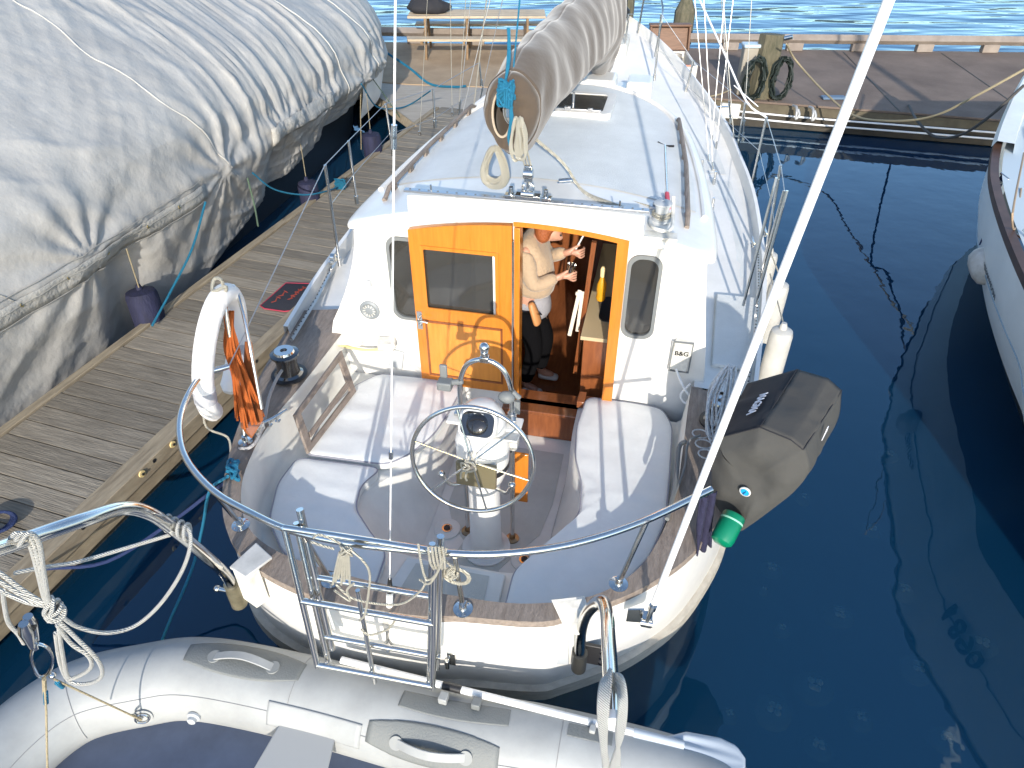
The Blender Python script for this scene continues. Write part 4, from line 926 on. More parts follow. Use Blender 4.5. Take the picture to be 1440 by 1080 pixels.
# ---------------- covered barbecue on the starboard quarter
ba = V((.565, .825, 0)); bb = V((.825, -.565, 0))
c0 = at(1069, 600, z=1.95)
near = [(1008, 616), (1069, 600), (1113, 618), (1130, 632), (1136, 664), (1118, 690), (1090, 713), (1056, 738), (1038, 746), (1016, 724), (1004, 702), (1001, 660)]
nw = [rp(x, y, c0, ba) for x, y in near]
c1 = at(1121, 519, z=1.95); L_ = (c1-c0).dot(ba)
far = [(1051, 539), (1121, 519), (1165, 532), (1184, 549), (1180, 585), (1166, 612), (1150, 620), (1110, 640), (1090, 640), (1062, 620), (1040, 600), (1036, 575)]
fw = [rp(x, y, c1, ba) for x, y in far]
gr_ = thing('barbecue', 'covered rail barbecue in grey canvas, darkest on top, with a green gas bottle below', 'barbecue', tuple(at(1025, 760, Y=2.6)))
def pr12(L, x):
    i = int(math.floor(x)); f = x-i
    if i < 3 or f < 1e-6: return L[i % 12].lerp(L[(i+1) % 12], f)
    p0, p1, p2, p3 = (L[(i-1) % 12] if i > 3 else L[3]*2-L[4]), L[i % 12], L[(i+1) % 12], (L[(i+2) % 12] if i < 11 else L[0]*2-L[11])
    return .5*((2*p1)+(p2-p0)*f+(2*p0-5*p1+4*p2-p3)*f*f+(3*p1-p0-3*p2+p3)*f**3)
def strip(i0, i1, m, nm, top=True):
    g = G(); n_ = 20
    idx = list(range(i0, i1+1))
    def pt(u, i):
        p = pr12(nw, i).lerp(pr12(fw, i), u)
        w = .020*noise.noise(V((u*3, i*.9, 4)))*sin(u*pi)+.008*noise.noise(V((u*8, i*2.5, 4)))*sin(u*pi)
        return p+(p-(c0+ba*L_*u+V((0, 0, -.25)))).normalized()*w
    vs = []
    sub = 6
    for u in range(n_+1):
        for i in idx[:-1]:
            for s in range(sub):
                vs.append(pt(u/n_, i+s/sub))
        vs.append(pt(u/n_, idx[-1]))
    w_ = (len(idx)-1)*sub+1
    g.add(vs, [(u*w_+k, u*w_+k+1, (u+1)*w_+k+1, (u+1)*w_+k) for u in range(n_) for k in range(w_-1)])
    return build(g, nm, m, gr_, angle=60, solid=.004)
strip(0, 1, canvas_b, 'cover_top_panel'); strip(1, 3, canvas_m, 'cover_lid_panel'); sp = strip(3, 12, canvas_g, 'cover_side_panel')  # top panel near black, lid and side panels mid grey
g = G(); cN = sum(nw, V((0, 0, 0)))/12
def nf(u, v):
    p = pr12(nw, (v*12) % 12)
    q = cN.lerp(p, 1-u); rr = (1-u)
    d = -ba*(.06*sin(min(1, u*1.6)*pi/2)+.030*noise.noise(V((q.x*8, q.z*5, q.y*5)))*min(1, u*4)+.014*(1-abs(sin(v*24+4*u)))*min(1, u*3)*max(0, 1-u*1.3))
    return q+d
g.grid(nf, 16, 96); build(g, 'cover_end_panel', canvas_g, gr_, angle=80)
g = G()
def ff(u, v):
    p = pr12(fw, (v*12) % 12); return (sum(fw, V((0, 0, 0)))/12).lerp(p, 1-u)
g.grid(ff, 4, 48); build(g, 'cover_back_panel', canvas_g, gr_)
g = G(); g.tube([nw[0]-ba*.004, nw[1]-ba*.006, nw[2]-ba*.006, nw[3]-ba*.004], .003, 6); g.tube([nw[1]+V((0, 0, .003)), fw[1]], .003, 6); g.tube([nw[3], fw[3]], .003, 6); build(g, 'cover_seam', canvas_b, gr_)
ga_, gb_ = at(1031, 728, Y=2.56), at(1011, 768, Y=2.44)
g = G(); d = (gb_-ga_).normalized(); g.lathe([(.055, 0), (.062, .01), (.062, .14), (.057, .165), (.036, .18), (.001, .182)], ga_-d*.02, d, 28); gc = build(g, 'gas_bottle', green_p, gr_)
g = G(); g.lathe([(.0625, .035), (.0635, .04), (.0625, .045)], ga_-d*.02, d, 28); build(g, 'bottle_band', mat('pale_green_band', (.25, .55, .4), .4), gc)
cb_ = rp(1048, 691, c0-ba*.075, ba)
g = G(); g.lathe([(.030, 0), (.030, .006), (.024, .010), (.0225, .004)], cb_, -ba, 24); lg = build(g, 'badge', mat('silver_badge', (.6, .6, .58), .4), gr_)
g = G(); g.lathe([(.023, .004), (.021, .009), (.001, .010)], cb_, -ba, 20); build(g, 'badge_centre', mat('badge_blue', (.01, .30, .62), .4), lg)
g = G(); g.box(cb_-ba*.011, (.006, .004, .028), Matrix.Rotation(.5, 4, 'Y')); build(g, 'badge_mark', mat('badge_dark', (.01, .08, .2), .4), lg)
# lettering on the top panel, reading from the water side
tg = text_g('MAGMA', .072, .0015, .0012)
pA = nw[0].lerp(nw[1], .62).lerp(fw[0].lerp(fw[1], .62), .42); ex_ = (fw[1]-nw[1]).normalized(); ey_ = (nw[0]-nw[1]); nn = ex_.cross(ey_).normalized(); nn = nn if nn.z > 0 else -nn
ex_ = -ex_; ey_ = nn.cross(ex_)
ex_, ey_ = (ex_*cos(.35)+ey_*sin(.35)*0), ey_
ex_ = ex_.normalized()
xf(tg, lambda v: pA+ex_*v.x*.8+ey_*v.y+nn*(v.z+.016)); build(tg, 'cover_lettering', mat('white_print', (.72, .72, .76), .6), gr_)
g = G(); q = nw[3].lerp(nw[4], .45).lerp(fw[3].lerp(fw[4], .45), .42); e1 = (fw[3]-nw[3]).normalized(); e2 = V((0, 0, 1)); n3 = e1.cross(e2).normalized(); n3 = n3 if n3.dot(bb) > 0 else -n3
q += n3*.016+e2*.02
g.plate([q+e1*-.035+e2*-.03, q+e1*-.015+e2*-.01, q+e1*.0+e2*.02, q+e1*.02+e2*.03, q+e1*.025+e2*-.005], n3*.003); build(g, 'cover_print', mat('white_print', (.72, .72, .76), .6), gr_)
g = G(); a = BM @ V((1.38, .12, 1.24)); g.tube([a, a+V((.05, .03, .35)), c0+ba*.25+V((0, 0, -.2))], .014, 8); g.box(a+V((0, 0, .2)), (.07, .07, .05)); build(g, 'rail_mount', black, gr_)

# ---------------- fenders
def fender(px, py, r, L, zt, m, label, grp, frame='world', Y=None, hang=None, n=24, fab=False, rope_m=rope_w, tilt=(0, 0, 0)):
    top = zt if isinstance(zt, Vector) else at(px, py, z=zt)
    t = thing('fender', label, 'fender', tuple(top-V((0, 0, L))), 'world', grp)
    ax = V((tilt[0], tilt[1], -1)).normalized()
    g = G(); g.lathe([(.001, -.0), (r*.5, 0.0), (r*.9, .02), (r, .06), (r*1.01, L*.5), (r, L-.06), (r*.88, L-.02), (r*.4, L), (.001, L)], top, ax, n); build(g, 'fender_body', m, t)
    g = G(); g.lathe([(.02, -.05), (.03, -.02), (.03, .01)], top, ax, 12); build(g, 'fender_eye', m, t)
    if hang is not None:
        g = G(); g.tube([top+V((0, 0, .03)), V(hang)], .006, 7); build(g, 'fender_rope', rope_m, t)
    return t
def hg(x, y, z): return at(x, y, z=z)
def dkf(x, y, r): return rp(x, y, V((-4.10, 4.22, .45))-V((.949, -.315, 0))*(.10+r), V((.949, -.315, 0)))
def stb(x, y, t): return BM @ bx_(x, y, t)
fender(0, 0, .088, .62, stb(1101, 462, 1.90), fend_w, 'grey-white fender nearest the barbecue on the starboard side', 'grey fenders on the starboard side', hang=at(1083, 385, z=1.32))
fender(0, 0, .088, .62, stb(1097, 397, 1.97), fend_w, 'middle grey-white fender of the three on the starboard side', 'grey fenders on the starboard side', hang=at(1080, 345, z=1.34))
fender(0, 0, .085, .6, stb(1083, 355, 1.99), fend_w, 'farthest grey-white fender on the starboard side, mostly hidden behind the rail', 'grey fenders on the starboard side', hang=at(1075, 315, z=1.35))

# ---------------- person in the doorway
def skinned(name, verts, edges, radii, m, parent, root=0, sub=2, off=None, frame='boat'):
    me = bpy.data.meshes.new(name); o_ = V(parent['_off']) if parent is not None else V(off)
    me.from_pydata([V(v)-o_ for v in verts], edges, []); 
    o = bpy.data.objects.new(name, me); reg(o, parent, o_, frame)
    if parent is None: place(o, o_, frame)
    s = o.modifiers.new('Skin', 'SKIN'); sv = me.skin_vertices
    if not sv:
        bm = bmesh.new(); bm.from_mesh(me); bm.verts.layers.skin.verify(); bm.to_mesh(me); bm.free()
    for i, r in enumerate(radii):
        me.skin_vertices[0].data[i].radius = r if isinstance(r, tuple) else (r, r)
        me.skin_vertices[0].data[i].use_root = (i == root)
    s.use_smooth_shade = True; s.branch_smoothing = .3
    b = o.modifiers.new('Sub', 'SUBSURF'); b.levels = sub; b.render_levels = sub
    me.materials.append(m)
    dg = bpy.context.evaluated_depsgraph_get(); me2 = bpy.data.meshes.new_from_object(o.evaluated_get(dg))
    o.modifiers.clear(); o.data = me2; me2.name = name
    if not me2.materials: me2.materials.append(m)
    for p in me2.polygons: p.use_smooth = True
    return o
px_, py_, pz = -.10, 1.92, .42       # standing on the cabin sole, facing starboard
def pp_(x, y, z): return V((px_+x, py_+y, pz+z))
vb = []; eb = []; rb = []
def jv(x, y, z, r, par=None):
    vb.append(pp_(x, y, z)); rb.append(r)
    if par is not None: eb.append((par, len(vb)-1))
    return len(vb)-1
pel = jv(0, 0, .92, (.13, .15)); 
sp1 = jv(.01, 0, 1.08, (.13, .12), pel); sp2_ = jv(0, 0, 1.25, (.15, .12), sp1); ch = jv(.0, 0, 1.38, (.14, .10), sp2_); nk_ = jv(.08, 0, 1.44, .055, ch); hd0 = jv(.13, 0, 1.46, .07, nk_); hd = jv(.17, 0, 1.49, .090, hd0); hd2 = jv(.19, 0, 1.57, .07, hd)
ns = jv(.265, 0, 1.44, .014, hd)
for sg, kn in ((-1, (.03, .45)), (1, (.06, .46))):
    hp_ = jv(0, sg*.09, .88, .09, pel); k_ = jv(kn[0]+(.06 if sg < 0 else .1), sg*.10, .47, .062, hp_); an_ = jv(.0+(.0 if sg < 0 else .1), sg*.11, .09, .042, k_); jv(.13+(.0 if sg < 0 else .1), sg*.12, .045, .035, an_)
for sg, el, wr in ((-1, (.08, -.23, 1.12), (.27, -.13, 1.19)), (1, (.12, .20, 1.16), (.30, .06, 1.30))):
    sh = jv(.0, sg*.17, 1.40, .06, ch); e_ = jv(*el, .045, sh); w_ = jv(*wr, .028, e_)
    pm = jv(wr[0]+.06, wr[1]+.01, wr[2]+.01, (.032, .020), w_)
    for q in range(4):
        f1 = jv(wr[0]+.10, wr[1]-.012*sg, wr[2]+.035-.022*q, .0095, pm); f2 = jv(wr[0]+.125, wr[1]+.03*1, wr[2]+.035-.022*q, .0085, f1); jv(wr[0]+.11, wr[1]+.05, wr[2]+.034-.02*q, .0075, f2)
    t1 = jv(wr[0]+.05, wr[1]+.01, wr[2]+.045, .011, w_); jv(wr[0]+.09, wr[1]+.035, wr[2]+.06, .009, t1)
body = skinned('person', vb, eb, rb, skin, None, 0, 1, off=pp_(0, 0, 0))
tag(body, 'person in a beige sweater and dark trousers standing in the cabin doorway', 'person')
def sk(name, V_, m, sub=2): 
    vs = [pp_(*v[:3]) for v in V_[0]]; return skinned(name, vs, V_[1], [v[3] for v in V_[0]], m, body, 0, sub)
sk('sweater', ([(.01, 0, .93, (.18, .215)), (.04, 0, 1.08, (.20, .21)), (.02, 0, 1.27, (.185, .20)), (.0, 0, 1.40, (.12, .14)), (.07, 0, 1.45, (.07, .07)), (.0, -.18, 1.39, .085), (.08, -.235, 1.13, .075), (.26, -.135, 1.19, .048), (.0, .18, 1.39, .085), (.12, .205, 1.17, .075), (.28, .07, 1.295, .048)],
   [(0, 1), (1, 2), (2, 3), (3, 4), (3, 5), (5, 6), (6, 7), (3, 8), (8, 9), (9, 10)]), sweater)
sk('trousers', ([(0, 0, .93, (.145, .17)), (0, -.09, .80, .11), (.09, -.10, .47, .08), (.01, -.11, .12, .062), (0, .09, .80, .11), (.15, .10, .47, .08), (.10, .11, .12, .062)], [(0, 1), (1, 2), (2, 3), (0, 4), (4, 5), (5, 6)]), pants)
sk('tunic_hem', ([(0.0, 0, .98, (.17, .20)), (.01, 0, .86, (.172, .205)), (.02, 0, .70, (.165, .20))], [(0, 1), (1, 2)]), jeans)
for x0_, y_ in ((0, -.12), (.1, .12)):
    sk('shoe', ([(x0_-.02, y_, .055, (.05, .045)), (x0_+.08, y_, .04, (.05, .032)), (x0_+.17, y_, .03, (.045, .024))], [(0, 1), (1, 2)]), shoeM)
sk('hair', ([(.19, 0, 1.605, .085), (.13, -.01, 1.57, .105), (.11, -.05, 1.49, .075), (.14, -.085, 1.43, .035)], [(0, 1), (1, 2), (2, 3)]), hairM)
g = G(); g.ball(pp_(.252, -.035, 1.485), .008); g.ball(pp_(.252, .035, 1.485), .008); build(g, 'eyes', black, body)
sk('shoulder_bag', ([(.06, -.20, .98, (.03, .03)), (.10, -.21, .88, (.05, .03)), (.13, -.21, .78, (.055, .03))], [(0, 1), (1, 2)]), leather, 2)
g = G(); a = pp_(.36, .08, 1.33); b = pp_(.47, .12, 1.58); g.tube([a-(b-a)*.2, b], .007, 8); g.tube([b, b+(b-a)*.25], [.012, .018], 10); wd = build(g, 'frothing_wand', mat('wand_white', (.7, .7, .7), .3), None, frame='boat'); tag(wd, 'thin white wand held up in the hand of the person in the doorway', 'wand')
g = G(); g.lathe([(.026, 0), (.033, .10), (.036, .11), (.034, .112), (.031, .1), (.001, .02)], pp_(.335, -.10, 1.18), (.2, 0, 1), 18); o = build(g, 'steel_cup', chrome, None, frame='boat'); tag(o, 'small steel cup held by the person in the doorway', 'cup')
# things inside the cabin
yb = thing('yellow_bottle', 'yellow bottle hanging beside the galley sink', 'bottle', (.50, 1.70, 1.50), 'boat')
g = G(); g.lathe([(.028, 0), (.036, .02), (.032, .06), (.037, .1), (.033, .14), (.022, .17), (.014, .2)], (.50, 1.70, 1.50), n=20); build(g, 'bottle_body', yellowP, yb)
g = G(); g.lathe([(.018, .2), (.02, .26), (.012, .28), (.001, .28)], (.50, 1.70, 1.50), n=14); build(g, 'bottle_cap', mat('pale_yellow_cap', (.75, .6, .3), .4), yb)
g = G(); g.box((.315, 1.66, 1.38), (.03, .012, .42), Matrix.Rotation(.14, 4, 'Y')); g.box((.355, 1.66, 1.40), (.026, .012, .36), Matrix.Rotation(.06, 4, 'Y')); g.box((.345, 1.655, 1.56), (.06, .02, .025))
o = build(g, 'white_slats', mat('cream_slat', (.66, .56, .45), .5, col2=(.74, .68, .58), vscale=5), None, frame='boat', bevel=.003); tag(o, 'pair of cream slats hanging against the dark cabin post', 'slats')
# ================================================================= DINGHY
dn = thing('inflatable_dinghy', 'grey inflatable dinghy slung across the stern below the ladder', 'dinghy', (-.8, 1.4, .4))
sil = [(130, 893), (200, 892), (300, 897), (450, 925), (620, 968), (760, 990), (940, 1038)]
cen = [at(x, y, z=.75)+V((0, -.18, -.11)) for x, y in sil]
cen[-1].x += .05
path = [V((-2.62, .0, .64)), V((-2.64, .7, .64)), V((-2.62, 1.25, .64)), V((-2.53, 1.65, .64)), V((-2.32, 1.93, .64)), V((-1.98, 2.04, .64))]+cen[2:]+[cen[-1]+V((.28, -.16, -.02)), cen[-1]+V((.42, -.24, -.02))]
TP = cat(path, 10)
rr = [.212]*(len(TP)-14)+[.212-.19*(k/13)**1.5 for k in range(14)]
g = G(); g.tube(TP, rr, 36); build(g, 'dinghy_tube', hyp, dn, angle=60)
T2 = resample(TP, 400)
def tubept(f, ang, r=.213):   # f along, ang from top towards the camera side
    i = min(398, max(1, int(f*399))); t = (T2[i+1]-T2[i-1]).normalized(); side = V((t.y, -t.x, 0)).normalized()
    up = V((0, 0, 1)); return T2[i]+up*cos(ang)*r+side*sin(ang)*r
def nearest(px, py):
    best = None
    for i in range(100, 396):
        for a in range(-80, 100, 4):
            p = tubept(i/399, R(a)); v = p-CAM; d = (v.normalized()-ray(px, py).normalized()).length
            if best is None or d < best[0]: best = (d, i/399, R(a))
    return best[1], best[2]
def patch(name, f0, f1, a0, a1, m, r=.2155, par=dn, taper=0, nu=24, th=.003):
    g = G()
    def fn(u, v):
        k = 1-taper*abs(2*u-1)**2; am = (a0+a1)/2; return tubept(f0+(f1-f0)*u, am+(a1-a0)*(v-.5)*k, r)
    g.grid(fn, nu, 14); return build(g, name, m, par, solid=th)
for c in ((348, 928), (607, 1052)):
    f, a = nearest(*c)
    dd = .045
    patch('handle_patch', f-dd*1.25, f+dd*1.25, a-R(27), a+R(27), hyp_d, taper=.5)
    g = G(); P = [tubept(f-dd*.62+dd*1.24*k/12, a+R(4), .216+.05*sin(pi*k/12)) for k in range(13)]
    t = (P[-1]-P[0]).normalized(); n_ = (tubept(f, a+R(6), .4)-tubept(f, a+R(6), .2)).normalized(); w_ = t.cross(n_)
    g.rings([[p-w_*.022-n_*.005, p+w_*.022-n_*.005, p+w_*.022+n_*.005, p-w_*.022+n_*.005] for p in P]); build(g, 'carry_handle', hyp, dn, bevel=.003)
    for P0 in (P[0], P[-1]):
        g = G(); g.cyl(P0-n_*.004, P0+n_*.006, .035, n=24); build(g, 'handle_end_disc', mat('pale_grey_hypalon', (.24, .25, .245), .55), dn)
f, a = nearest(640, 1000); patch('oarlock_patch', f-.05, f+.05, a-R(14), a+R(14), hyp_d, taper=.15)
for df in (-.012, .018):
    g = G(); p = tubept(f+df, a-R(8), .222); q = tubept(f+df, a-R(8), .262); g.box((p+q)/2, (.045, .05, .045), Matrix.Rotation(-.25, 4, 'Z')); build(g, 'oar_clip', grey_pl if df > 0 else hyp, dn, bevel=.006)
f, a = nearest(833, 1032); patch('oarlock_patch', f-.02, f+.02, a-R(9), a+R(9), hyp_d)
g = G(); p = tubept(f, a-R(5), .225); g.box(p, (.03, .04, .03), Matrix.Rotation(-.3, 4, 'Z')); build(g, 'oar_clip', hyp, dn, bevel=.006)
# seams
g = G()
for x, y in ((90, 960), (415, 960), (790, 1025)):
    f, a = nearest(x, y); g.tube([tubept(f, R(k), .2135) for k in range(-80, 110, 10)], .0015, 5)
g.tube([tubept(.2+.7*k/80, R(52), .2135) for k in range(81)], .0016, 5)
build(g, 'tube_seams', mat('seam_grey', (.25, .25, .25), .7), dn)
f1, a = nearest(378, 990); f2, a2 = nearest(508, 1025); patch('seat_patch', f1, f2, R(38), R(72), hyp, r=.217, th=.006)
g = G(); g.prism2([at(x, y, z=.70) for x, y in ((402, 1003), (340, 1110), (450, 1130), (474, 1028))], [at(x, y, z=.722) for x, y in ((402, 1003), (340, 1110), (450, 1130), (474, 1028))]); build(g, 'thwart_seat', mat('seat_grey', (.40, .40, .385), .4), dn, bevel=.006)
g = G(); fl = [V((p.x, p.y, .50)) for p in resample(TP, 40)]
g.add([V((.4, -.4, .50)), V((-2.5, -.4, .50))]+fl[3:-2], [tuple(range(len(fl)-3))]); build(g, 'dinghy_floor', hyp_f, dn)
g = G(); f, a = nearest(265, 1048); p = tubept(f, R(85), .213); d = (tubept(f, R(85), .4)-p).normalized(); g.lathe([(.035, 0), (.035, .012), (.022, .018), (.022, .035), (.015, .04), (.001, .04)], p, d, 20); build(g, 'air_valve', lgrey_pl, dn)
f, a = nearest(205, 1040); p = tubept(f, R(80), .213); d = (tubept(f, R(80), .4)-p).normalized()
g = G(); g.cyl(p, p+d*.006, .05, n=24); build(g, 'lifting_patch', hyp, dn)
g = G(); u = d.orthogonal().normalized(); w = d.cross(u); g.tube([p+d*.014+(u*cos(t)+w*sin(t))*.032 for t in [2*pi*k/20 for k in range(20)]], .006, 8, closed=True); build(g, 'lifting_ring', chrome, dn)
ringP = p+d*.02
# oar lying on the tube
oa, ob = at(480, 928, z=.86), at(938, 1042, z=.84); oar = thing('oar', 'white oar with a pale blue-grey blade lying on the dinghy tube', 'oar', tuple(oa))
g = G(); g.tube([oa, ob], .0185, 14); build(g, 'oar_shaft', white_p, oar)
d = (ob-oa).normalized(); sd = V((d.y, -d.x, 0)).normalized(); 
for t in (.36, .78):
    g = G(); q = oa.lerp(ob, t); g.cyl(q-d*(.05 if t < .5 else .012), q+d*(.05 if t < .5 else .012), .0215, n=14); build(g, 'oar_collar', black if t < .5 else lgrey_pl, oar)
g = G()
def bl(u, v):
    w_ = interp([(0, .018), (.1, .03), (.3, .075), (.7, .088), (.9, .07), (1, .02)], u); x = u*.40
    return ob+d*(x-.03)+sd*((v-.5)*2*w_)+V((0, 0, -.02*u-.012*(1-(2*v-1)**2)*0+.008*cos((v-.5)*18)*min(1, u*3)*(1-u)))
g.grid(bl, 24, 20); build(g, 'oar_blade', mat('pale_blue_grey_plastic', (.42, .47, .52), .4), oar, solid=.008)
g = G(); g.cyl(ob-d*.16, ob+d*.08, .024, .021, 14); build(g, 'oar_neck', mat('pale_blue_grey_plastic', (.42, .47, .52), .4), oar)
# davit tackle, port
Y0 = 1.62
A_ = lambda x, y, Y=Y0: at(x, y, Y=Y)
g = G(); rnd = random.Random(8)
for k in range(3):
    dx = k*9; g.tube(cat([A_(8+dx, 768, 1.58), A_(22+dx, 750, 1.60), A_(40+dx*.8, 762, 1.62), A_(52+dx*.5, 800), A_(62+dx*.3, 840), A_(72, 858)], 5), .0085, 8)
kc = A_(75, 858)
for k in range(6):
    ax = V((rnd.uniform(-1, 1), rnd.uniform(-.4, .4), rnd.uniform(.2, 1))).normalized(); u = ax.orthogonal().normalized(); w = ax.cross(u)
    g.tube([kc+V((0, 0, (k-2.5)*.012))+(u*cos(t)+w*sin(t))*.032 for t in [2*pi*j/16 for j in range(16)]], .0085, 7, closed=True)
for y0 in (0, 12, 24): g.tube(cat([A_(-30, 790+y0), A_(0, 806+y0), A_(35, 832+y0*.6), A_(70, 853)], 5), .0085, 8)
g.tube(cat([A_(4, 830), A_(6, 850), A_(12, 876), A_(26, 892), A_(34, 905)], 5), .0085, 8)
g.tube(cat([A_(84, 875), A_(110, 900), A_(135, 925), A_(144, 945), A_(135, 958), A_(112, 962), A_(95, 955), A_(84, 930), A_(78, 890)], 6), .0085, 8)
g.tube(cat([A_(80, 878), A_(100, 905), A_(124, 922), A_(128, 938), A_(112, 950), A_(96, 952), A_(88, 920), A_(83, 885)], 6), .0085, 8)
g.tube(cat([A_(88, 868), A_(110, 882, 1.65), A_(150, 890, 1.7), A_(190, 880, 1.78), A_(225, 850, 1.86), A_(255, 805, 1.95), A_(268, 765, 2.03), A_(262, 742, 2.09), A_(236, 742, 2.12)], 7), .0085, 8)
g.tube(cat([A_(240, 752, 2.10), A_(180, 770, 1.98), A_(110, 790, 1.85), A_(60, 798, 1.75), A_(20, 806, 1.68)], 7), .0085, 8)
for k in range(4): g.tube([A_(236+k*9, 736+k*4, 2.10-.005*k)+V((0, cos(t)*.036, sin(t)*.036))+V((0, 0, -.0)) for t in [2*pi*j/14 for j in range(14)]], .0075, 7, closed=True)
o = build(g, 'rope', rope_f, None); tag(o, 'thick white flecked rope knotted and looped over the left davit tube', 'rope')
bl_ = thing('pulley_block', 'steel pulley block hanging under the left davit', 'block', tuple(A_(42, 905)))
g = G(); p0, p1 = A_(36, 872), A_(48, 905)
for off in (-.016, .016): g.tube([p0+V((0, off, 0)), p0.lerp(p1, .3)+V((0, off, 0)), p1+V((0, off, 0))], [.018, .028, .012], 14)
build(g, 'block_cheeks', chrome, bl_)
g = G(); g.cyl(p0.lerp(p1, .3)+V((0, -.012, 0)), p0.lerp(p1, .3)+V((0, .012, 0)), .027, n=20); build(g, 'sheave', black, bl_)
ch_ = thing('snap_shackle', 'stainless snap shackle below the pulley block holding the dinghy sling', 'shackle', tuple(A_(60, 950)))
g = G(); g.tube(cat([A_(48, 908), A_(44, 925), A_(50, 944), A_(58, 952), A_(70, 944), A_(74, 925), A_(68, 912), A_(56, 906)], 4, True), .0065, 8, closed=True); g.cyl(A_(46, 898), A_(50, 912), .012); g.ball(A_(74, 950), .015); build(g, 'shackle_body', chrome, ch_)
g = G(); g.tube([A_(62, 955), A_(65, 1000, 1.55), A_(67, 1100, 1.40)], .0045, 6); g.tube([A_(76, 955), ringP], .0045, 6); g.cyl(A_(62, 955), A_(63, 975), .009, n=8)
g.tube(cat([ringP, ringP+V((-.03, .0, .05)), ringP.lerp(A_(76, 955), .12)], 4), .006, 6)
o = build(g, 'lifting_sling', rope_t, None); tag(o, 'thin wire lifting sling running from the shackle to the dinghy ring', 'sling')
g = G(); g.cyl(A_(64, 972), A_(65, 990, 1.57), .010, n=10); g.cyl(A_(80, 960), A_(88, 966, 1.64), .010, n=10); o = build(g, 'blue_whipping', rope_lb, None); tag(o, 'blue whipping twine bound on the dinghy lifting sling', 'twine')
# davit rope, starboard
g = G(); q = random.Random(2)
for k in range(5):
    x0, x1 = 838+k*3, 880-k*2
    g.tube(cat([A_(x1-6, 952+k*4, 1.30), A_(x1, 985, 1.22), A_(x1-4, 1030, 1.15), A_(862+k*2, 1070, 1.10), A_(855+k*3, 1110, 1.05), A_(848+k, 1060, 1.12), A_(x0+4, 1000, 1.2), A_(x0+8, 960, 1.3), A_(858, 944-k*2+6, 1.36)], 5, True), .0075, 7, closed=True)
o = build(g, 'rope', rope_f, None); tag(o, 'white rope loops hanging round the tip of the right davit', 'rope')
g = G(); g.tube(cat([A_(846, 850, 1.82)+V((0, 0, .03)), A_(856, 900, 1.5)+V((0, .0, .035)), A_(862, 950, 1.35)+V((0, 0, .04))], 4), .005, 6)
# ================================================================= DOCKS
ZD = .45
fd = V((.315, .949, 0)); fn_ = V((.949, -.315, 0)); f0 = V((-4.10, 4.22, ZD))
FW = 1.165
dk = thing('wooden_finger_dock', 'weathered grey plank finger dock between the covered boat and the sailboat', 'dock', tuple(f0))
g = G(); n_ = 0; s = -6.0; rnd = random.Random(1)
while s < 9.0:
    w_ = .172; j = rnd.uniform(-.008, .008)
    c = f0+fd*(s+w_/2)+fn_*(FW/2+j); g.box(c+V((0, 0, -.02)), (FW-.01, w_, .04), Matrix.Rotation(math.atan2(fn_.y, fn_.x), 4, 'Z')); s += .184
build(g, 'deck_planks', board, dk)
rotD = Matrix.Rotation(math.atan2(fd.y, fd.x), 4, 'Z')
g = G(); c = f0+fd*1.5+fn_*(FW+.085); g.box(c+V((0, 0, -.045)), (15, .165, .13), rotD); build(g, 'edge_beam', beam, dk, bevel=.006)
g = G(); c = f0+fd*1.5+fn_*(FW+.06); g.box(c+V((0, 0, -.19)), (15, .12, .16), rotD); build(g, 'lower_beam', beam, dk, bevel=.006)
g = G(); c = f0+fd*1.5+fn_*(-.05); g.box(c+V((0, 0, -.05)), (15, .085, .14), rotD); build(g, 'outer_beam', beam, dk, bevel=.006)
g = G(); c = f0+fd*1.5+fn_*(FW*.5); g.box(c+V((0, 0, -.17)), (15, FW-.1, .2), rotD); build(g, 'dock_frame', beam_d, dk)
g = G()
for k in range(6): 
    c = f0+fd*(-5+k*2.5)+fn_*(FW*.5); g.box(c+V((0, 0, -.35)), (1.9, FW-.05, .42), rotD)
build(g, 'dock_floats', mat('grimy_float', (.05, .045, .035), .6, var=.5, vscale=5, bump=.5), dk, bevel=.04)
# bolts with yellow washers on the beam side, and dark holes
bp0 = f0+fn_*(FW+.168)
for (x, y) in ((193, 653), (237, 612), (403, 449), (470, 372)):
    p = rp(x, y, bp0, fn_); p.z = max(.36, min(.43, p.z))
    g = G(); g.cyl(p, p+fn_*.012, .028, n=20); w = build(g, 'bolt_washer', yellowW, dk)
    g = G(); g.cyl(p+fn_*.012, p+fn_*.024, .011, n=6); build(g, 'bolt_head', black, w)
for (x, y) in ((217, 648), (297, 580), (361, 508), (117, 742)):
    p = rp(x, y, bp0, fn_); g = G(); g.cyl(p, p+fn_*.003, .017, n=14); build(g, 'bolt_hole', black, dk)
# mats and rope coil on the dock
m0 = thing('doormat', 'dark doormat with red lettering marks lying on the finger dock', 'doormat', tuple(at(410, 420, z=ZD)))
poly = [(402, 398), (438, 399), (452, 403), (415, 436), (400, 438), (372, 434), (366, 430)]
g = G(); g.prism2([at(x, y, z=ZD+.003) for x, y in reversed(poly)], [at(x, y, z=ZD+.015) for x, y in reversed(poly)]); build(g, 'mat_pile', matM, m0)
g = G(); P = [at(x, y, z=ZD+.014) for x, y in poly]; g.tube(P, .007, 6, closed=True); build(g, 'mat_edging', mat('red_edging', (.35, .03, .06), .7), m0)
for x0, y0, x1, y1 in ((385, 424, 402, 410), (408, 420, 418, 411), (418, 410, 428, 404)):
    g = G(); a, b = at(x0, y0, z=ZD+.017), at(x1, y1, z=ZD+.017)
    for k in range(6):
        q = a.lerp(b, k/5); g.box(q, (.055, .012, .003), Matrix.Rotation(.6+k, 4, 'Z'))
    build(g, 'mat_print', matR, m0)
g = G(); 
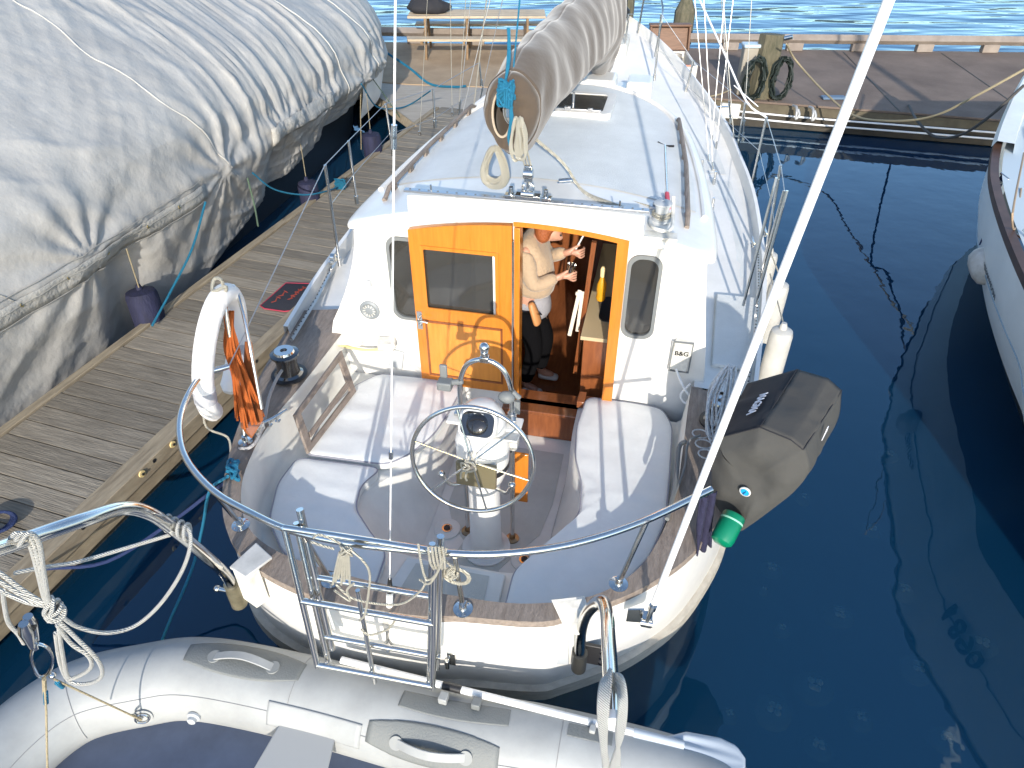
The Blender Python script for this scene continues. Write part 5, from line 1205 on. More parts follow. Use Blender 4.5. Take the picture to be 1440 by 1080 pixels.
for k in range(4): g.tube([at(-6, 735, z=ZD+.02+.012*k)+V((cos(t)*(.10+.01*k), sin(t)*.10, 0)) for t in [2*pi*j/20 for j in range(20)]], .011, 7, closed=True)
o = build(g, 'rope_coil', rope_n, None); tag(o, 'dark blue rope coil at the near left end of the finger dock', 'rope coil')
# main dock across the far side
ma = thing('main_dock', 'wide brown gritty floating dock running across behind the boats', 'dock', (2, 15, ZD))
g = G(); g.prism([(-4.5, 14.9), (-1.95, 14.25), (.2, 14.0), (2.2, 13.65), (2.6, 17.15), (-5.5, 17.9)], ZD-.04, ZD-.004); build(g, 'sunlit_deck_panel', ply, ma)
g = G(); g.prism([(2.2, 13.65), (3.5, 13.42), (8.2, 12.15), (16, 10.0), (17.5, 16.4), (2.6, 17.15)], ZD-.04, ZD-.006); build(g, 'shaded_deck_panel', ply_shade, ma)  # same deck carried on, its shade given by the darker colour
for k in range(6):
    x = 4.6+2.1*k; a_, b_ = V((x, interp([(2.2, 13.65), (3.5, 13.42), (8.2, 12.15), (16, 10.0)], x)+.03, ZD)), V((x+.55, interp([(2.6, 17.15), (17.5, 16.4)], x)-.2, ZD))
    g = G(); g.prism2([a_+V((-.012, 0, -.004)), a_+V((.012, 0, -.004)), b_+V((.012, 0, -.004)), b_+V((-.012, 0, -.004))], [a_+V((-.012, 0, -.001)), a_+V((.012, 0, -.001)), b_+V((.012, 0, -.001)), b_+V((-.012, 0, -.001))]); build(g, 'deck_joint', beam_d, ma)
g = G(); pl = []
P0, P1 = V((-3.1, 14.3, 0)), V((-.75, 10.5, 0))
g2 = G()
tri = [V((-3.0, 14.5, 0)), V((-1.62, 11.9, 0)), V((1.6, 11.2, 0)), V((1.6, 13.8, 0))]
g.prism2([V((p.x, p.y, ZD-.05)) for p in tri], [V((p.x, p.y, ZD-.02)) for p in tri])
build(g, 'corner_planks', mat('corner_dock_planks', (.33, .29, .24), .8, col2=(.46, .42, .36), vscale=3, stretch=(1, 9, 3, -R(8)), bump=.4), ma)
g = G(); g.tube([V((-3.05, 14.5, ZD-.06)), V((-1.58, 11.8, ZD-.06))], .09, 4); build(g, 'corner_beam', beam, ma)
g = G(); P = [(-4.5, 14.85), (-1.95, 14.2), (.2, 13.95), (3.5, 13.38), (8.2, 12.1), (16, 9.95)]
g.rings([[V((x, y, z)) for x, y in P] for z in (ZD-.05, .02)]+[[V((x, y+.25, .02)) for x, y in P], [V((x, y+.25, ZD-.05)) for x, y in P]], False, False); build(g, 'dock_side', beam_d, ma)
g = G(); g.rings([[V((x, y-.05, ZD-.02)) for x, y in P[3:]], [V((x, y-.05, ZD-.17)) for x, y in P[3:]], [V((x, y, ZD-.17)) for x, y in P[3:]]], False, False); build(g, 'waler', mat('dark_waler', (.07, .055, .035), .8, col2=(.13, .11, .07), vscale=3), ma)  # dark brown strip along the dock side
g = G(); g.prism([(-4.4, 15.1), (16, 10.6), (17, 16), (-5, 17.6)], -.5, ZD-.06); build(g, 'dock_float', beam_d, ma)
for z, dy in ((.27, -.08), (.17, -.10)):
    g = G(); g.tube(cat([V((3.95, 13.3+dy, z)), V((5.5, 12.83+dy, z-.01)), V((8.2, 12.08+dy, z)), V((14, 10.4+dy, z))], 4), .016, 8); build(g, 'water_pipe', white_p, ma)
g = G(); g.box((3.95, 13.2, .27), (.34, .10, .26), Matrix.Rotation(-.2, 4, 'Z')); build(g, 'white_corner_bumper', white_old, ma, bevel=.02)
for x, y in ((857, 158), ):
    pass
g = G(); 
far = lambda x: interp([(-5.5, 17.9), (2.6, 17.15), (4.3, 17.0), (10.6, 16.75), (17.5, 16.3)], x)
g.tube([V((x, far(x)-.06, ZD+.23)) for x in (-5.5, 2.6, 4.3, 10.6, 17.5)], .1, 4)
for k in range(16):
    x = -5+1.4*k; g.box((x, far(x)-.06, ZD+.08), (.35, .14, .16))
build(g, 'bull_rail', mat('rail_timber', (.19, .155, .13), .8, col2=(.28, .24, .205), vscale=3), ma, bevel=.01)
# cleats / galvanised rings on the main dock edge (lying bright shapes)
for x, y, l in ((1118, 158, 'left'), (1141, 160, 'right')):
    p = at(x, y, z=.40)
    g = G(); g.tube(cat([p+V((-.02, .12, .08)), p+V((0, .0, .09)), p+V((.0, -.08, .02)), p+V((.0, -.10, -.08)), p+V((.05, -.09, -.02)), p+V((.03, -.03, .06))], 5), .022, 8)
    o = build(g, 'mooring_shackle', mat('galvanised_steel', (.45, .45, .44), .5, metal=.5), None); tag(o, ('larger' if l == 'left' else 'smaller')+' galvanised shackle on the edge of the brown dock beside the pile', 'shackle')
# picnic table
tX = (-2.34, .80); tY = 16.9
pt = thing('picnic_table', 'long bleached wooden picnic table standing on the sunlit dock', 'picnic table', (-.75, 16.9, ZD))
def tpx(px, py, z): return at(px, py, z=z)
tt0 = at(573, 22, z=ZD+.78); tt1 = at(768, 26, z=ZD+.78); x0, x1 = -2.42, .98; yt = 17.15
# solve the table from its near top edge
yt = (tt0.y+tt1.y)/2-.0
x0, x1 = tt0.x, tt1.x
yt = min(max(yt, 16.3), 17.2)
for k in range(4):
    g = G(); g.box(((x0+x1)/2, yt+.09+.185*k, ZD+.76), (x1-x0, .17, .045)); build(g, 'table_board', table_w, pt, bevel=.006)
for y_ in (yt-.42, yt+1.05):
    g = G(); g.box(((x0+x1)/2+.02, y_, ZD+.44), (x1-x0-.05, .27, .045)); build(g, 'bench_board', table_w, pt, bevel=.006)
for x in (x0+.32, (x0+x1)/2-.25, x1-.42):
    g = G(); g.box((x, yt+.32, ZD+.40), (.05, 1.65, .10)); g.box((x+.045, yt+.32, ZD+.69), (.05, .7, .09))
    for sg in (-1, 1): 
        a = V((x+.045, yt+.32+sg*.52, ZD)); b = V((x+.045, yt+.32+sg*.24, ZD+.73)); g.plate([a+V((-.02, -.06, 0)), a+V((-.02, .06, 0)), b+V((-.02, .06, 0)), b+V((-.02, -.06, 0))], (.045, 0, 0))
    build(g, 'trestle_leg', trestle, pt, bevel=.004)
g = G(); rnd = random.Random(4)
def bagf(u, v):
    a = 2*pi*u; e = pi*v; r_ = 1+.22*noise.noise(V((cos(a)*2, sin(a)*2, e*1.5)))
    return V((x0+.42+cos(a)*sin(e)*.42*r_, yt+.35+sin(a)*sin(e)*.22*r_, max(ZD+.785, ZD+.90+cos(e)*.2*r_)))
g.grid(bagf, 30, 18); o = build(g, 'black_bag', canvas_b, None); tag(o, 'crumpled black bag lying on the left end of the picnic table', 'bag')
# open dock box with brown lid
db = thing('dock_box', 'open white dock box with a raised brown lid behind the sailboat bow', 'dock box', tuple(at(955, 120, z=ZD)))
a, b = at(926, 128, z=ZD), at(979, 131, z=ZD); b.y = a.y = 13.95; wx = b.x-a.x
g = G(); 
x0_, x1_ = a.x, b.x; ya, yb_ = 13.9, 15.0; zt = ZD+.41
for c, d in ((((x0_+x1_)/2, ya, (ZD+zt)/2), (x1_-x0_, .05, zt-ZD)), (((x0_+x1_)/2, yb_, (ZD+zt)/2), (x1_-x0_, .05, zt-ZD)), ((x0_, (ya+yb_)/2, (ZD+zt)/2), (.05, yb_-ya-.05, zt-ZD)), ((x1_, (ya+yb_)/2, (ZD+zt)/2), (.05, yb_-ya-.05, zt-ZD)), (((x0_+x1_)/2, (ya+yb_)/2, ZD+.1), (x1_-x0_-.05, yb_-ya-.05, .04))): g.box(c, d)
build(g, 'box_body', white_old, db, bevel=.01)
for k in range(3):
    g = G(); g.box(((x0_+x1_)/2+.1, ya-.03, ZD+.22+.10*k), (wx*.42, .01, .03)); build(g, 'label_stripe', mat('faded_red_print', (.5, .22, .16), .6) if k else mat('faded_grey_print', (.4, .38, .36), .6), db)
g = G(); g.box(((x0_+x1_)/2, yb_+.12, zt+.22), (wx+.1, .04, .46), Matrix.Rotation(-.25, 4, 'X'))
g.box(((x0_+x1_)/2, yb_+.10, zt+.45), (wx+.14, .20, .04))
g.box((x0_-.04, yb_+.04, zt+.22), (.04, .14, .44), Matrix.Rotation(-.25, 4, 'X')); g.box((x1_+.04, yb_+.04, zt+.22), (.04, .14, .44), Matrix.Rotation(-.25, 4, 'X'))
build(g, 'box_lid', brownbox, db, bevel=.015)
g = G(); rnd = random.Random(12)
for k in range(16):
    c = V((rnd.uniform(x0_+.1, x1_-.1), rnd.uniform(ya+.1, yb_-.15), ZD+.3+rnd.random()*.12)); e = V((rnd.uniform(-.3, .3), rnd.uniform(-.3, .3), rnd.uniform(-.05, .1))); 
    c2 = c+e; c2.x = min(max(c2.x, x0_+.05), x1_-.05); c2.y = min(max(c2.y, ya+.06), yb_-.06)
    g.cyl(c, c2, rnd.uniform(.015, .045), n=8)
o = build(g, 'dock_box_clutter', mat('pale_clutter', (.30, .28, .25), .6, var=.8, vscale=6), None); o['kind'] = 'stuff'; tag(o, 'jumble of pale gear filling the open dock box', 'gear')
# power pedestal and pile with hose
pw = thing('power_pedestal', 'slim cream power pedestal standing beside the hose pile on the dock', 'power pedestal', tuple(at(1050, 134, z=ZD)))
c = at(1047, 134, z=ZD)
g = G(); g.box(c+V((.0, .1, .40)), (.30, .2, .80)); build(g, 'pedestal_case', mat('shaded_cream_enamel', (.30, .27, .22), .5), pw, bevel=.02)  # cream darkened, the shadow on the case is put into its colour
g = G(); g.box(c+V((.0, .1, .83)), (.34, .26, .06)); build(g, 'pedestal_top', mat('pale_blue_cap', (.45, .55, .62), .4), pw, bevel=.02)
g = G(); g.tube(cat([c+V((.05, -.01, .5)), c+V((.03, -.04, .35)), c+V((.0, -.03, .12)), c+V((-.02, -.1, .02))], 4), .016, 7); build(g, 'power_cord', black, pw)
pl_ = thing('hose_pile', 'squat mossy timber pile carrying coils of dark hose on the far dock', 'pile', tuple(at(1080, 140, z=ZD)))
c = at(1073, 139, z=ZD); c.z = 0
g = G(); g.tube([c+V((0, .2, -1)), c+V((0, .2, .6)), c+V((0.03, .3, 1.46))], [.25, .24, .22], 8); build(g, 'pile_timber', pileM, pl_, angle=25)
for sg in (-1, 1):
    g = G(); rnd = random.Random(21+sg)
    for k in range(11): g.tube([c+V((sg*.20+sg*.02*k/3+cos(t)*(.13+.05*rnd.random()), -.06+rnd.uniform(-.06, .10), .80+sin(t)*(.30+.09*rnd.random()))) for t in [2*pi*j/20 for j in range(20)]], .016, 6, closed=True)
    build(g, 'hose_coil', hose_k, pl_)
g = G(); g.cyl(c+V((.2, .15, 1.42)), c+V((.32, .1, 1.46)), .04); build(g, 'hose_tap', chrome, pl_)
g = G(); g.box(at(1172, 137, z=ZD+.02), (.42, .16, .04)); o = build(g, 'grey_step_pad', mat('slate_blue_plate', (.10, .16, .24), .6), None, bevel=.01); tag(o, 'small slate blue plate lying on the edge of the brown dock', 'plate')
# far piles in the open water
for x, y, r_, h, l in ((960, 42, .28, .75, 'weathered pile head in the open water just behind the brown box lid'), (874, 40, .30, 1.1, 'dark pile head in the open water behind the sailboat bow')):
    c = at(x, y, z=0); g = G(); g.tube([c+V((0, 0, -2)), c+V((0, 0, h*.6)), c+V((0, 0, h))], [r_, r_*.98, r_*.5], 9); o = build(g, 'water_pile', pileM, None, angle=20); tag(o, l, 'pile', 'piles beyond the dock')
# shore lines on the far right
def wrope(P, r, m, label, name='mooring_line'):
    g = G(); g.tube(cat(P, 8), r, 7); o = build(g, name, m, None); return tag(o, label, 'rope')
wrope([at(1106, 62, z=ZD+1.0), at(1120, 86, Y=13.4), at(1160, 130, Y=12.5), at(1200, 162, Y=11.6), at(1250, 170, Y=10.6), at(1310, 164, Y=9.9), at(1370, 136, Y=9.5), at(1450, 92, Y=9.3)], .016, rope_t, 'tan mooring line sagging from the pile to the boat on the right')
wrope([at(1278, 148, z=ZD), at(1290, 170, Y=10.2), at(1315, 192, Y=9.6), at(1350, 190, Y=9.1), at(1390, 165, Y=8.8), at(1440, 120, Y=8.6)], .018, mat('dark_grey_rope', (.08, .075, .07), .9), 'dark sagging mooring line near the bow of the boat on the right')
wrope([at(545, 75, Y=14.5), at(575, 95, Y=14.2), at(605, 118, z=ZD+.03), at(640, 122, z=ZD+.03), at(655, 121, z=ZD+.03)], .022, rope_b, 'blue mooring line lying on the sunlit dock in front of the picnic table')
wrope([at(508, 118, z=1.25), at(530, 150, z=.75), at(560, 152, z=ZD+.06), at(580, 145, z=ZD+.03), at(605, 128, z=ZD+.5)], .012, rope_b, 'thin blue line tied at the wooden dock corner')
wrope([at(966, 133, z=.5), at(985, 137, z=ZD+.03), at(1010, 133, z=ZD+.03), at(1028, 126, z=ZD+.03)], .012, rope_t, 'pale yellow rope lying on the dock edge beside the dock box')
# ================================================================= COVERED BOAT
cb = thing('covered_boat', 'large boat wrapped in a wrinkled grey tarpaulin on the left', 'boat', (-4.5, 6, 0))
XG = [(-4, -5.7), (0, -5.1), (1.5, -4.72), (3, -4.42), (4.65, -4.05), (6, -3.64), (8, -3.10), (10, -2.62), (12, -2.25), (13, -2.18), (13.8, -2.35), (14.6, -2.9), (15.2, -3.8)]
FEN = [dkf(198, 412, .04).y, dkf(431, 254, .04).y, dkf(521, 187, .04).y]
gp = cat([(x, y, 0) for y, x in XG], 6); GP = resample(gp, 260)
prof = [(-.26, .12), (-.16, .6), (-.04, 1.0), (.03, 1.34), (-.03, 1.55), (-.12, 1.92), (-.42, 2.28), (-1.0, 2.68), (-1.9, 3.2), (-2.8, 3.65), (-3.6, 4.0)]
PF = cat([(a, b, 0) for a, b in prof], 5); PFr = resample(PF, 100)
def fl_(L, i):
    k = int(min(len(L)-2, max(0, math.floor(i)))); return L[k].lerp(L[k+1], i-k)
def tarp_pt(i, j, r=0):
    i = min(259, max(0, i)); p = fl_(GP, i); q = fl_(PFr, j); t = (fl_(GP, min(259, i+1))-fl_(GP, max(0, i-1))).normalized(); n_ = V((t.y, -t.x, 0))
    if n_.x < 0 and i < 240: n_ = -n_
    Y = p.y; s = Y
    w, z = q.x, q.y
    zb = interp([(6.9, .12), (7.6, .32), (8.6, .52), (10, .72), (12, .92)], Y)
    if z < 1.3: z = 1.3-(1.3-z)*(1.3-zb)/1.18
    zs = interp([(0, 1.0), (9, 1.0), (12, .93), (15.2, .86)], Y)
    bow = max(0, (Y-11.5)/3.7)
    w *= (1-.6*bow)
    # folds: long diagonal drapes pulled towards the tie points, sharp creases between them
    def crease(a, b, sd, wd):
        k = abs(noise.noise(V((a, b, sd)))); return max(0, 1-k/wd)**1.5
    big = .085*noise.noise(V((s*.42+z*.5, z*.5-s*.1, 1.7)))*min(1, max(0, (z-.9)))
    m_ = min(1, max(0, (s-7.6)/3)); wv = .9*noise.noise(V((s*.33, z*.35, 4.4))); al = j/99*5.6
    d1 = (al*.62-s*.62+wv)*(1-m_)+(s*1.1+al*.15+wv)*m_; d2 = al*1.0+s*.28+wv*1.4
    lowf = min(1, max(.3, (z-.8)))
    msk = lambda sd: max(0, min(1, .5+1.6*noise.noise(V((s*.5, al*.5, sd)))))
    cr = lambda x, p: (1-abs(sin(pi*x)))**p
    w2 = 1.3*noise.noise(V((s*.5+3, z*.55, 6.1)))
    ridge = .075*cr(d1*.62+w2*.9, 1.7)*lowf*msk(11)+.06*cr(d2*.6+w2*.8, 2.2)*lowf*msk(14)
    ridge2 = .021*cr(d1*2.1+w2*2.2, 1.8)*msk(17)*msk(19)*1.5*max(.3, min(1, 1.5-(al-2)/2.2))+.022*cr(d2*1.9+w2*1.4, 2.2)*msk(23)
    ridge3 = .009*cr(d1*5.6+w2*3, 1.5)*msk(31)+.008*cr(d2*5+w2*2, 1.8)*msk(37)
    for tk_ in (2.9, 5.6, 7.6, 9.0, 10.2, 11.6, 12.8):
        ds_, dz_ = s-tk_, z-1.33; r2 = math.hypot(ds_, dz_)
        if r2 < 1.6: ridge3 += .018*sin(math.atan2(dz_, ds_)*11+tk_)*max(0, 1-r2/1.6)*min(1, r2/.15)
    tp = max(0, 1-abs(z-1.75)/.8)*max(0, min(1, (s-7.5)/2))
    pl_b = .016*tp*(abs(sin(s*4.3+2.6*sin(s*1.7)-z*1.1))**.6)+.012*tp*sin(s*17+3*sin(s*2))
    h2_ = max(0, 1-abs(z-1.25)/.30); puck = .008*h2_*sin(s*26+3*sin(s*3))
    fine = .006*noise.noise(V((s*6+z*4, z*7-s, 3)))
    skirt = (.02*crease(s*1.1-z*.6, z*.5, 8, .35)+.03*noise.noise(V((s*1.1, z*1.2, 8))))*max(0, 1-z/1.4)
    for fy in FEN:
        skirt -= .17*math.exp(-((s-fy)/.27)**2)*max(0, min(1, (1.35-z)/.3)) if z < 1.35 else 0
    d = big+ridge+ridge2+ridge3+pl_b+puck+fine+skirt+r
    tilt = 1 if z < 1.9 else .45
    return V((p.x, p.y, 0))+n_*(w+d*tilt)+V((0, 0, z*zs+d*(1-tilt)*1.2))
g = G(); g.grid(lambda u, v: tarp_pt(u*259, v*99), 620, 230); build(g, 'tarpaulin', tarpM, cb, angle=180, solid=.006)
# hem band and stitched seams
def band(name, j0, j1, i0, i1, r=.012, m=tarpS):
    g = G(); n1 = i1-i0
    g.grid(lambda u, v: tarp_pt(i0+int(round(u*n1)), int(round(j0+(j1-j0)*v)), r+.004*noise.noise(V((u*90, v*3, 1)))), n1, max(2, j1-j0)); return build(g, name, m, cb, angle=180, solid=.004)
j13 = min(range(100), key=lambda j: abs(PFr[j].y-1.33)); j12 = min(range(100), key=lambda j: abs(PFr[j].y-1.17))
def idxY(Y): return min(range(260), key=lambda i: abs(GP[i].y-Y))
band('tarpaulin_hem', j12, j13, idxY(1.6), idxY(7.2), .012)
band('tarpaulin_hem', j12+1, j13+2, idxY(8.6), idxY(10.3), .012)
g = G()
for dj in (0, 2, 4): g.tube([tarp_pt(i, j12+dj, .018) for i in range(idxY(1.6), idxY(7.2))], .004, 5)
build(g, 'hem_stitching', mat('stitch_grey', (.33, .32, .29), .8), cb)
for k in range(11):
    i_ = idxY(2.0+.48*k); p_ = tarp_pt(i_, j12+2, .016); g = G(); g.tube([p_+V((0, cos(t)*.018, sin(t)*.018)) for t in [2*pi*q/12 for q in range(12)]], .005, 6, closed=True); build(g, 'eyelet', mat('brass_eyelet', (.45, .35, .15), .35, metal=1), cb)
g = G()   # lap seam running up the side
ia = idxY(7.7)
g.tube([tarp_pt(ia-(j-j12)*.20+2*sin(j*.12)+.4*sin(j*.5), j, .002+.003*sin(j*.9)) for j in range(j12, 96)], .008, 6)
build(g, 'lap_seam', mat('tarpaulin_lap', (.44, .43, .40), .65), cb)
g = G(); ib = idxY(11.0)
g.tube([tarp_pt(ib-(j-j12)*.16, j, .008) for j in range(j12-4, 90)], .009, 6); build(g, 'lit_fold_ridge', mat('pale_ridge_highlight', (.50, .49, .455), .6), cb)  # folded ridge of the tarpaulin, its lit crest painted as a paler strip
g = G(); ib = idxY(12.3)
g.tube([tarp_pt(ib-(j-j12)*.14, j, .008) for j in range(j12-4, 90)], .009, 6); build(g, 'lit_fold_ridge', mat('pale_ridge_highlight', (.50, .49, .455), .6), cb)  # second folded ridge, crest highlight painted the same way
g = G(); ib = idxY(5.0)
g.tube([tarp_pt(ib-(j-j12)*.55, j, .004) for j in range(j12+2, 90)], .004, 5); build(g, 'thin_seam', mat('stitch_grey', (.33, .32, .29), .8), cb)
# hull below the tarpaulin
g = G(); hl = [[V((p.x-.50-(k*.16)-.05, p.y-.2*k, z)) for p in GP] for k, z in ((0, 1.15), (.3, .7), (.9, .05), (2.0, -.6))]
g.rings(hl, False, False); build(g, 'covered_hull', mat('covered_hull_dark', (.03, .033, .038), .4), cb)
g = G(); g.rings([[V((GP[i].x-.02-.1*k, GP[i].y+.02, z)) for i in range(205, 255)] for k, z in ((0, 1.25), (.4, .95), (1.2, .6))], False, False); build(g, 'white_bow', white, cb)
# tie lines
def tie(P, m, r, label):
    return wrope(P, r, m, label, 'tie_line')
tie([at(289, 284, Y=7.0), at(270, 350, Y=6.6), at(240, 410, Y=6.2), at(214, 458, z=ZD+.05)], rope_b, .012, 'thick blue tie line from the tarpaulin hem down to the dock in the middle')
tie([at(178, 350, Y=5.85), dkf(198, 412, .04)+V((0, 0, .03))], rope_t, .006, 'thin tan line holding the nearest navy fender under the tarpaulin')
tie([at(348, 250, Y=7.7), at(358, 290, Y=7.6), at(363, 318, Y=7.4)], mat('olive_rope', (.07, .11, .07), .9), .010, 'olive strap hanging from the corner of the tarpaulin hem')
tie([at(355, 243, Y=7.8), at(385, 266, Y=8.0), at(425, 274, Y=8.3), at(455, 270, Y=8.6), at(478, 262, z=ZD+.05)], rope_b, .010, 'dark teal line from the tarpaulin corner to the knot on the dock')
tie([at(417, 168, Y=10.0), dkf(431, 254, .04)+V((0, 0, .03))], rope_t, .006, 'thin tan line holding the middle navy fender')
tie([at(509, 100, Y=11.8), at(507, 150, Y=11.4), at(508, 210, Y=10.6)], rope_t, .007, 'tan line hanging from the bow end of the tarpaulin')
tie([at(512, 98, Y=12.0), dkf(521, 187, .05)+V((0, 0, .03))], rope_t, .006, 'thin tan line holding the farthest navy fender')
tie([at(515, 98, Y=12.0), at(545, 140, Y=12.5), at(562, 165, z=ZD)], mat('olive_rope', (.07, .11, .07), .9), .008, 'olive line from the tarpaulin bow to the dock corner')
g = G(); c = at(479, 264, z=ZD+.04); q = random.Random(3)
for k in range(6): g.tube([c+V((cos(t)*.06+q.uniform(-.02, .02), sin(t)*.05, .02*k+.01*sin(3*t))) for t in [2*pi*j/12 for j in range(12)]], .011, 6, closed=True)
o = build(g, 'rope', rope_b, None); tag(o, 'teal rope knot on the dock edge near the middle navy fender', 'rope')
fender(0, 0, .15, .74, dkf(198, 412, .04)+V((0, 0, .04)), fend_n, 'navy fender nearest the camera hanging beside the tarpaulin', 'navy fenders along the covered boat', tilt=(.05, -.12))
fender(0, 0, .13, .66, dkf(431, 254, .04), fend_n, 'middle navy fender hanging between the covered boat and the dock', 'navy fenders along the covered boat', tilt=(.04, -.05))
fender(0, 0, .14, .66, dkf(521, 187, .05), fend_n, 'farthest navy fender hanging beside the dock by the tarpaulin bow', 'navy fenders along the covered boat', tilt=(.03, -.0))
# ================================================================= BOAT ON THE RIGHT
rb = thing('moored_boat', 'white boat with dark wooden rail moored bow-in on the right edge', 'boat', (6.5, 4, 0))
shp = [(1560, 700), (1500, 520), (1455, 420), (1432, 370), (1412, 320), (1398, 275), (1393, 240), (1400, 200), (1420, 150), (1440, 112)]
SH = [at(x, y, z=1.5+.02*k) for k, (x, y) in enumerate(shp)]
SH = [V((3.75, -1.0, 1.4)), V((3.7, 1.5, 1.4))]+SH[1:]
SH = resample(cat(SH, 6), 90)
def rl(k, z, inn):
    o = []
    for i, p in enumerate(SH):
        t = (SH[min(89, i+1)]-SH[max(0, i-1)]).normalized(); n_ = V((t.y, -t.x, 0)); n_ = n_ if n_.x > 0 else -n_
        if i > 60: n_ = n_.lerp(V((.7, -.7, 0)), (i-60)/40).normalized()
        o.append(V((p.x, p.y, 0))+n_*inn+V((0, 0, z if z is not None else p.z)))
    return o
g = G(); g.rings([rl(0, None, 0), rl(0, 1.2, .04), rl(0, .8, .18), rl(0, .50, .33)], False, False); build(g, 'moored_hull', rbwhite, rb, angle=60)
g = G(); g.rings([rl(0, .51, .325), rl(0, .15, .55), rl(0, -.5, 1.1)], False, False); build(g, 'antifouled_bottom', antif, rb)
g = G(); g.tube([p+V((-.01, 0, -.55)) + (V((.10, 0, 0))) for p in rl(0, None, .0)], .006, 5)
A3 = rl(0, None, -.01); B3 = rl(0, None, .065)
g = G(); g.rings([[p+V((0, 0, -.05)) for p in A3], [p+V((0, 0, .02)) for p in A3], [p+V((0, 0, .02)) for p in B3], [p+V((0, 0, -.05)) for p in B3]], False, False); build(g, 'toe_rail', mat('dark_brown_rail', (.075, .04, .03), .5, var=.3, vscale=6), rb)
g = G(); k0 = 66; g.rings([[p+V((0, 0, .028)) for p in rl(0, None, -.03)[k0:]], [p+V((0, 0, .10)) for p in rl(0, None, .0)[k0:]], [p+V((0, 0, .10)) for p in rl(0, None, .16)[k0:]], [p+V((0, 0, -.1)) for p in rl(0, None, .2)[k0:]]], False, False); build(g, 'bow_coaming', white, rb)
B4 = rl(0, None, .1); g = G(); g.rings([B4, [V((p.x+2.8, p.y-.3, p.z+.08)) for p in B4]], False, False); build(g, 'moored_deck', mat('pale_blue_deck', (.50, .58, .62), .7), rb)
g = G(); P = [p for p in rl(0, None, .85)]; g.rings([[p+V((0, 0, -.02)) for p in P[:64]], [p+V((.1, 0, .55)) for p in P[:64]], [p+V((.6, 0, .7)) for p in P[:64]], [p+V((2.2, 0, .75)) for p in P[:64]]], False, False); build(g, 'moored_cabin', rbwhite, rb)
hs = mat('hull_stripe', (.25, .33, .40), .5)
g = G(); g.tube(rl(0, .98, .112), .006, 5); build(g, 'hull_stripe', hs, rb)
g = G(); g.tube(cat([at(1436, 265, z=1.62), at(1428, 320, z=1.56), at(1424, 300, z=1.9), at(1440, 215, z=2.0)], 5), .008, 6); build(g, 'bow_cable', mat('tan_cable', (.35, .25, .16), .7), rb)
# name lettering on the hull
tx = text_g('OCEAN MOON', .085, .002)
pA, pB = at(1413, 352, z=1.10), at(1446, 412, z=1.10)
def onhull(z, py):   # point of the hull surface seen at row py and height z
    L_ = rl(0, z, interp([(.35, .42), (.8, .18), (1.2, .04), (1.5, 0)], z)); 
    def row(p):
        q = p-CAM; d = q.y*cos(PITCH)-q.z*sin(PITCH); return 540-1000*(q.y*sin(PITCH)+q.z*cos(PITCH))/d
    b = min(L_[:80], key=lambda p: abs(row(p)-py)); return b
a1, a2 = onhull(1.06, 350), onhull(1.06, 440); e1 = (a2-a1).normalized(); e2 = V((-.30, 0, .95)); nn = e1.cross(e2).normalized(); nn = nn if nn.x < 0 else -nn; e2 = (e2-e1*e2.dot(e1)).normalized()
xf(tx, lambda v: (a1+a2)/2+e1*(v.x*1.2)+e2*v.y+nn*(v.z+.02)); build(tx, 'hull_name', inkM, rb)
tx = text_g('1890', .26, .003, .004); q = rl(0, .95, .12); i0 = min(range(90), key=lambda i: abs(q[i].y-3.35)); a1, a2 = q[i0+2], q[i0-2]; e1 = (a2-a1).normalized(); nn = e1.cross(e2).normalized(); nn = nn if nn.x < 0 else -nn
xf(tx, lambda v: q[i0]+e1*(v.x*1.1)+e2*v.y+nn*(v.z+.02)); build(tx, 'hull_number', black, rb)
# rigging of the right boat (mast out of frame, seen mirrored in the water)
g = G(); g.tube([V((7.2, 1.5, 1.6)), V((7.2, 1.5, 12))], .09, 14); build(g, 'mast', white_p, rb)
g = G(); g.tube([SH[-3]+V((.2, 0, .1)), V((7.2, 1.6, 12))], .035, 10); build(g, 'furled_headsail', white_p, rb)
g = G()
for x, y in ((1440, 335), (1408, 254)): 
    p = at(x, y, z=1.56)
    g.box(p, (.06, .14, .02)); g.cyl(p+V((0, -.05, 0)), p+V((0, -.05, .05)), .012); g.tube([p+V((0, -.1, .05)), p+V((0, .05, .055))], .012, 8)
build(g, 'rail_cleats', chrome, rb, bevel=.003)
p = at(1386, 374, z=1.0); ft = thing('fender', 'dirty white round fender tied with blue rope against the hull on the right', 'fender', tuple(p-V((0, 0, .2))))
g = G(); ax = V((.15, -.75, -.62)).normalized(); g.lathe([(.001, -.18), (.06, -.175), (.11, -.14), (.135, -.07), (.14, 0), (.135, .07), (.11, .14), (.05, .18), (.03, .20), (.001, .2)], p, ax, 28); build(g, 'fender_body', fend_d, ft, angle=80)
g = G(); e = p+ax*.19; g.tube(cat([at(1411, 250, z=1.58), at(1392, 310, z=1.3), p-ax*.19+V((0, .02, .02))], 5), .007, 7); g.tube([e, at(1440, 370, Y=e.y-.2), at(1470, 352, Y=e.y-.35)], .008, 7)
for k in range(4): g.tube([at(1412, 250, z=1.57)+V((cos(t)*.035, .01*k-.02, sin(t)*.03)) for t in [2*pi*j/12 for j in range(12)]], .007, 6, closed=True)
g.ball(e, .022); build(g, 'fender_rope', rope_n, ft)
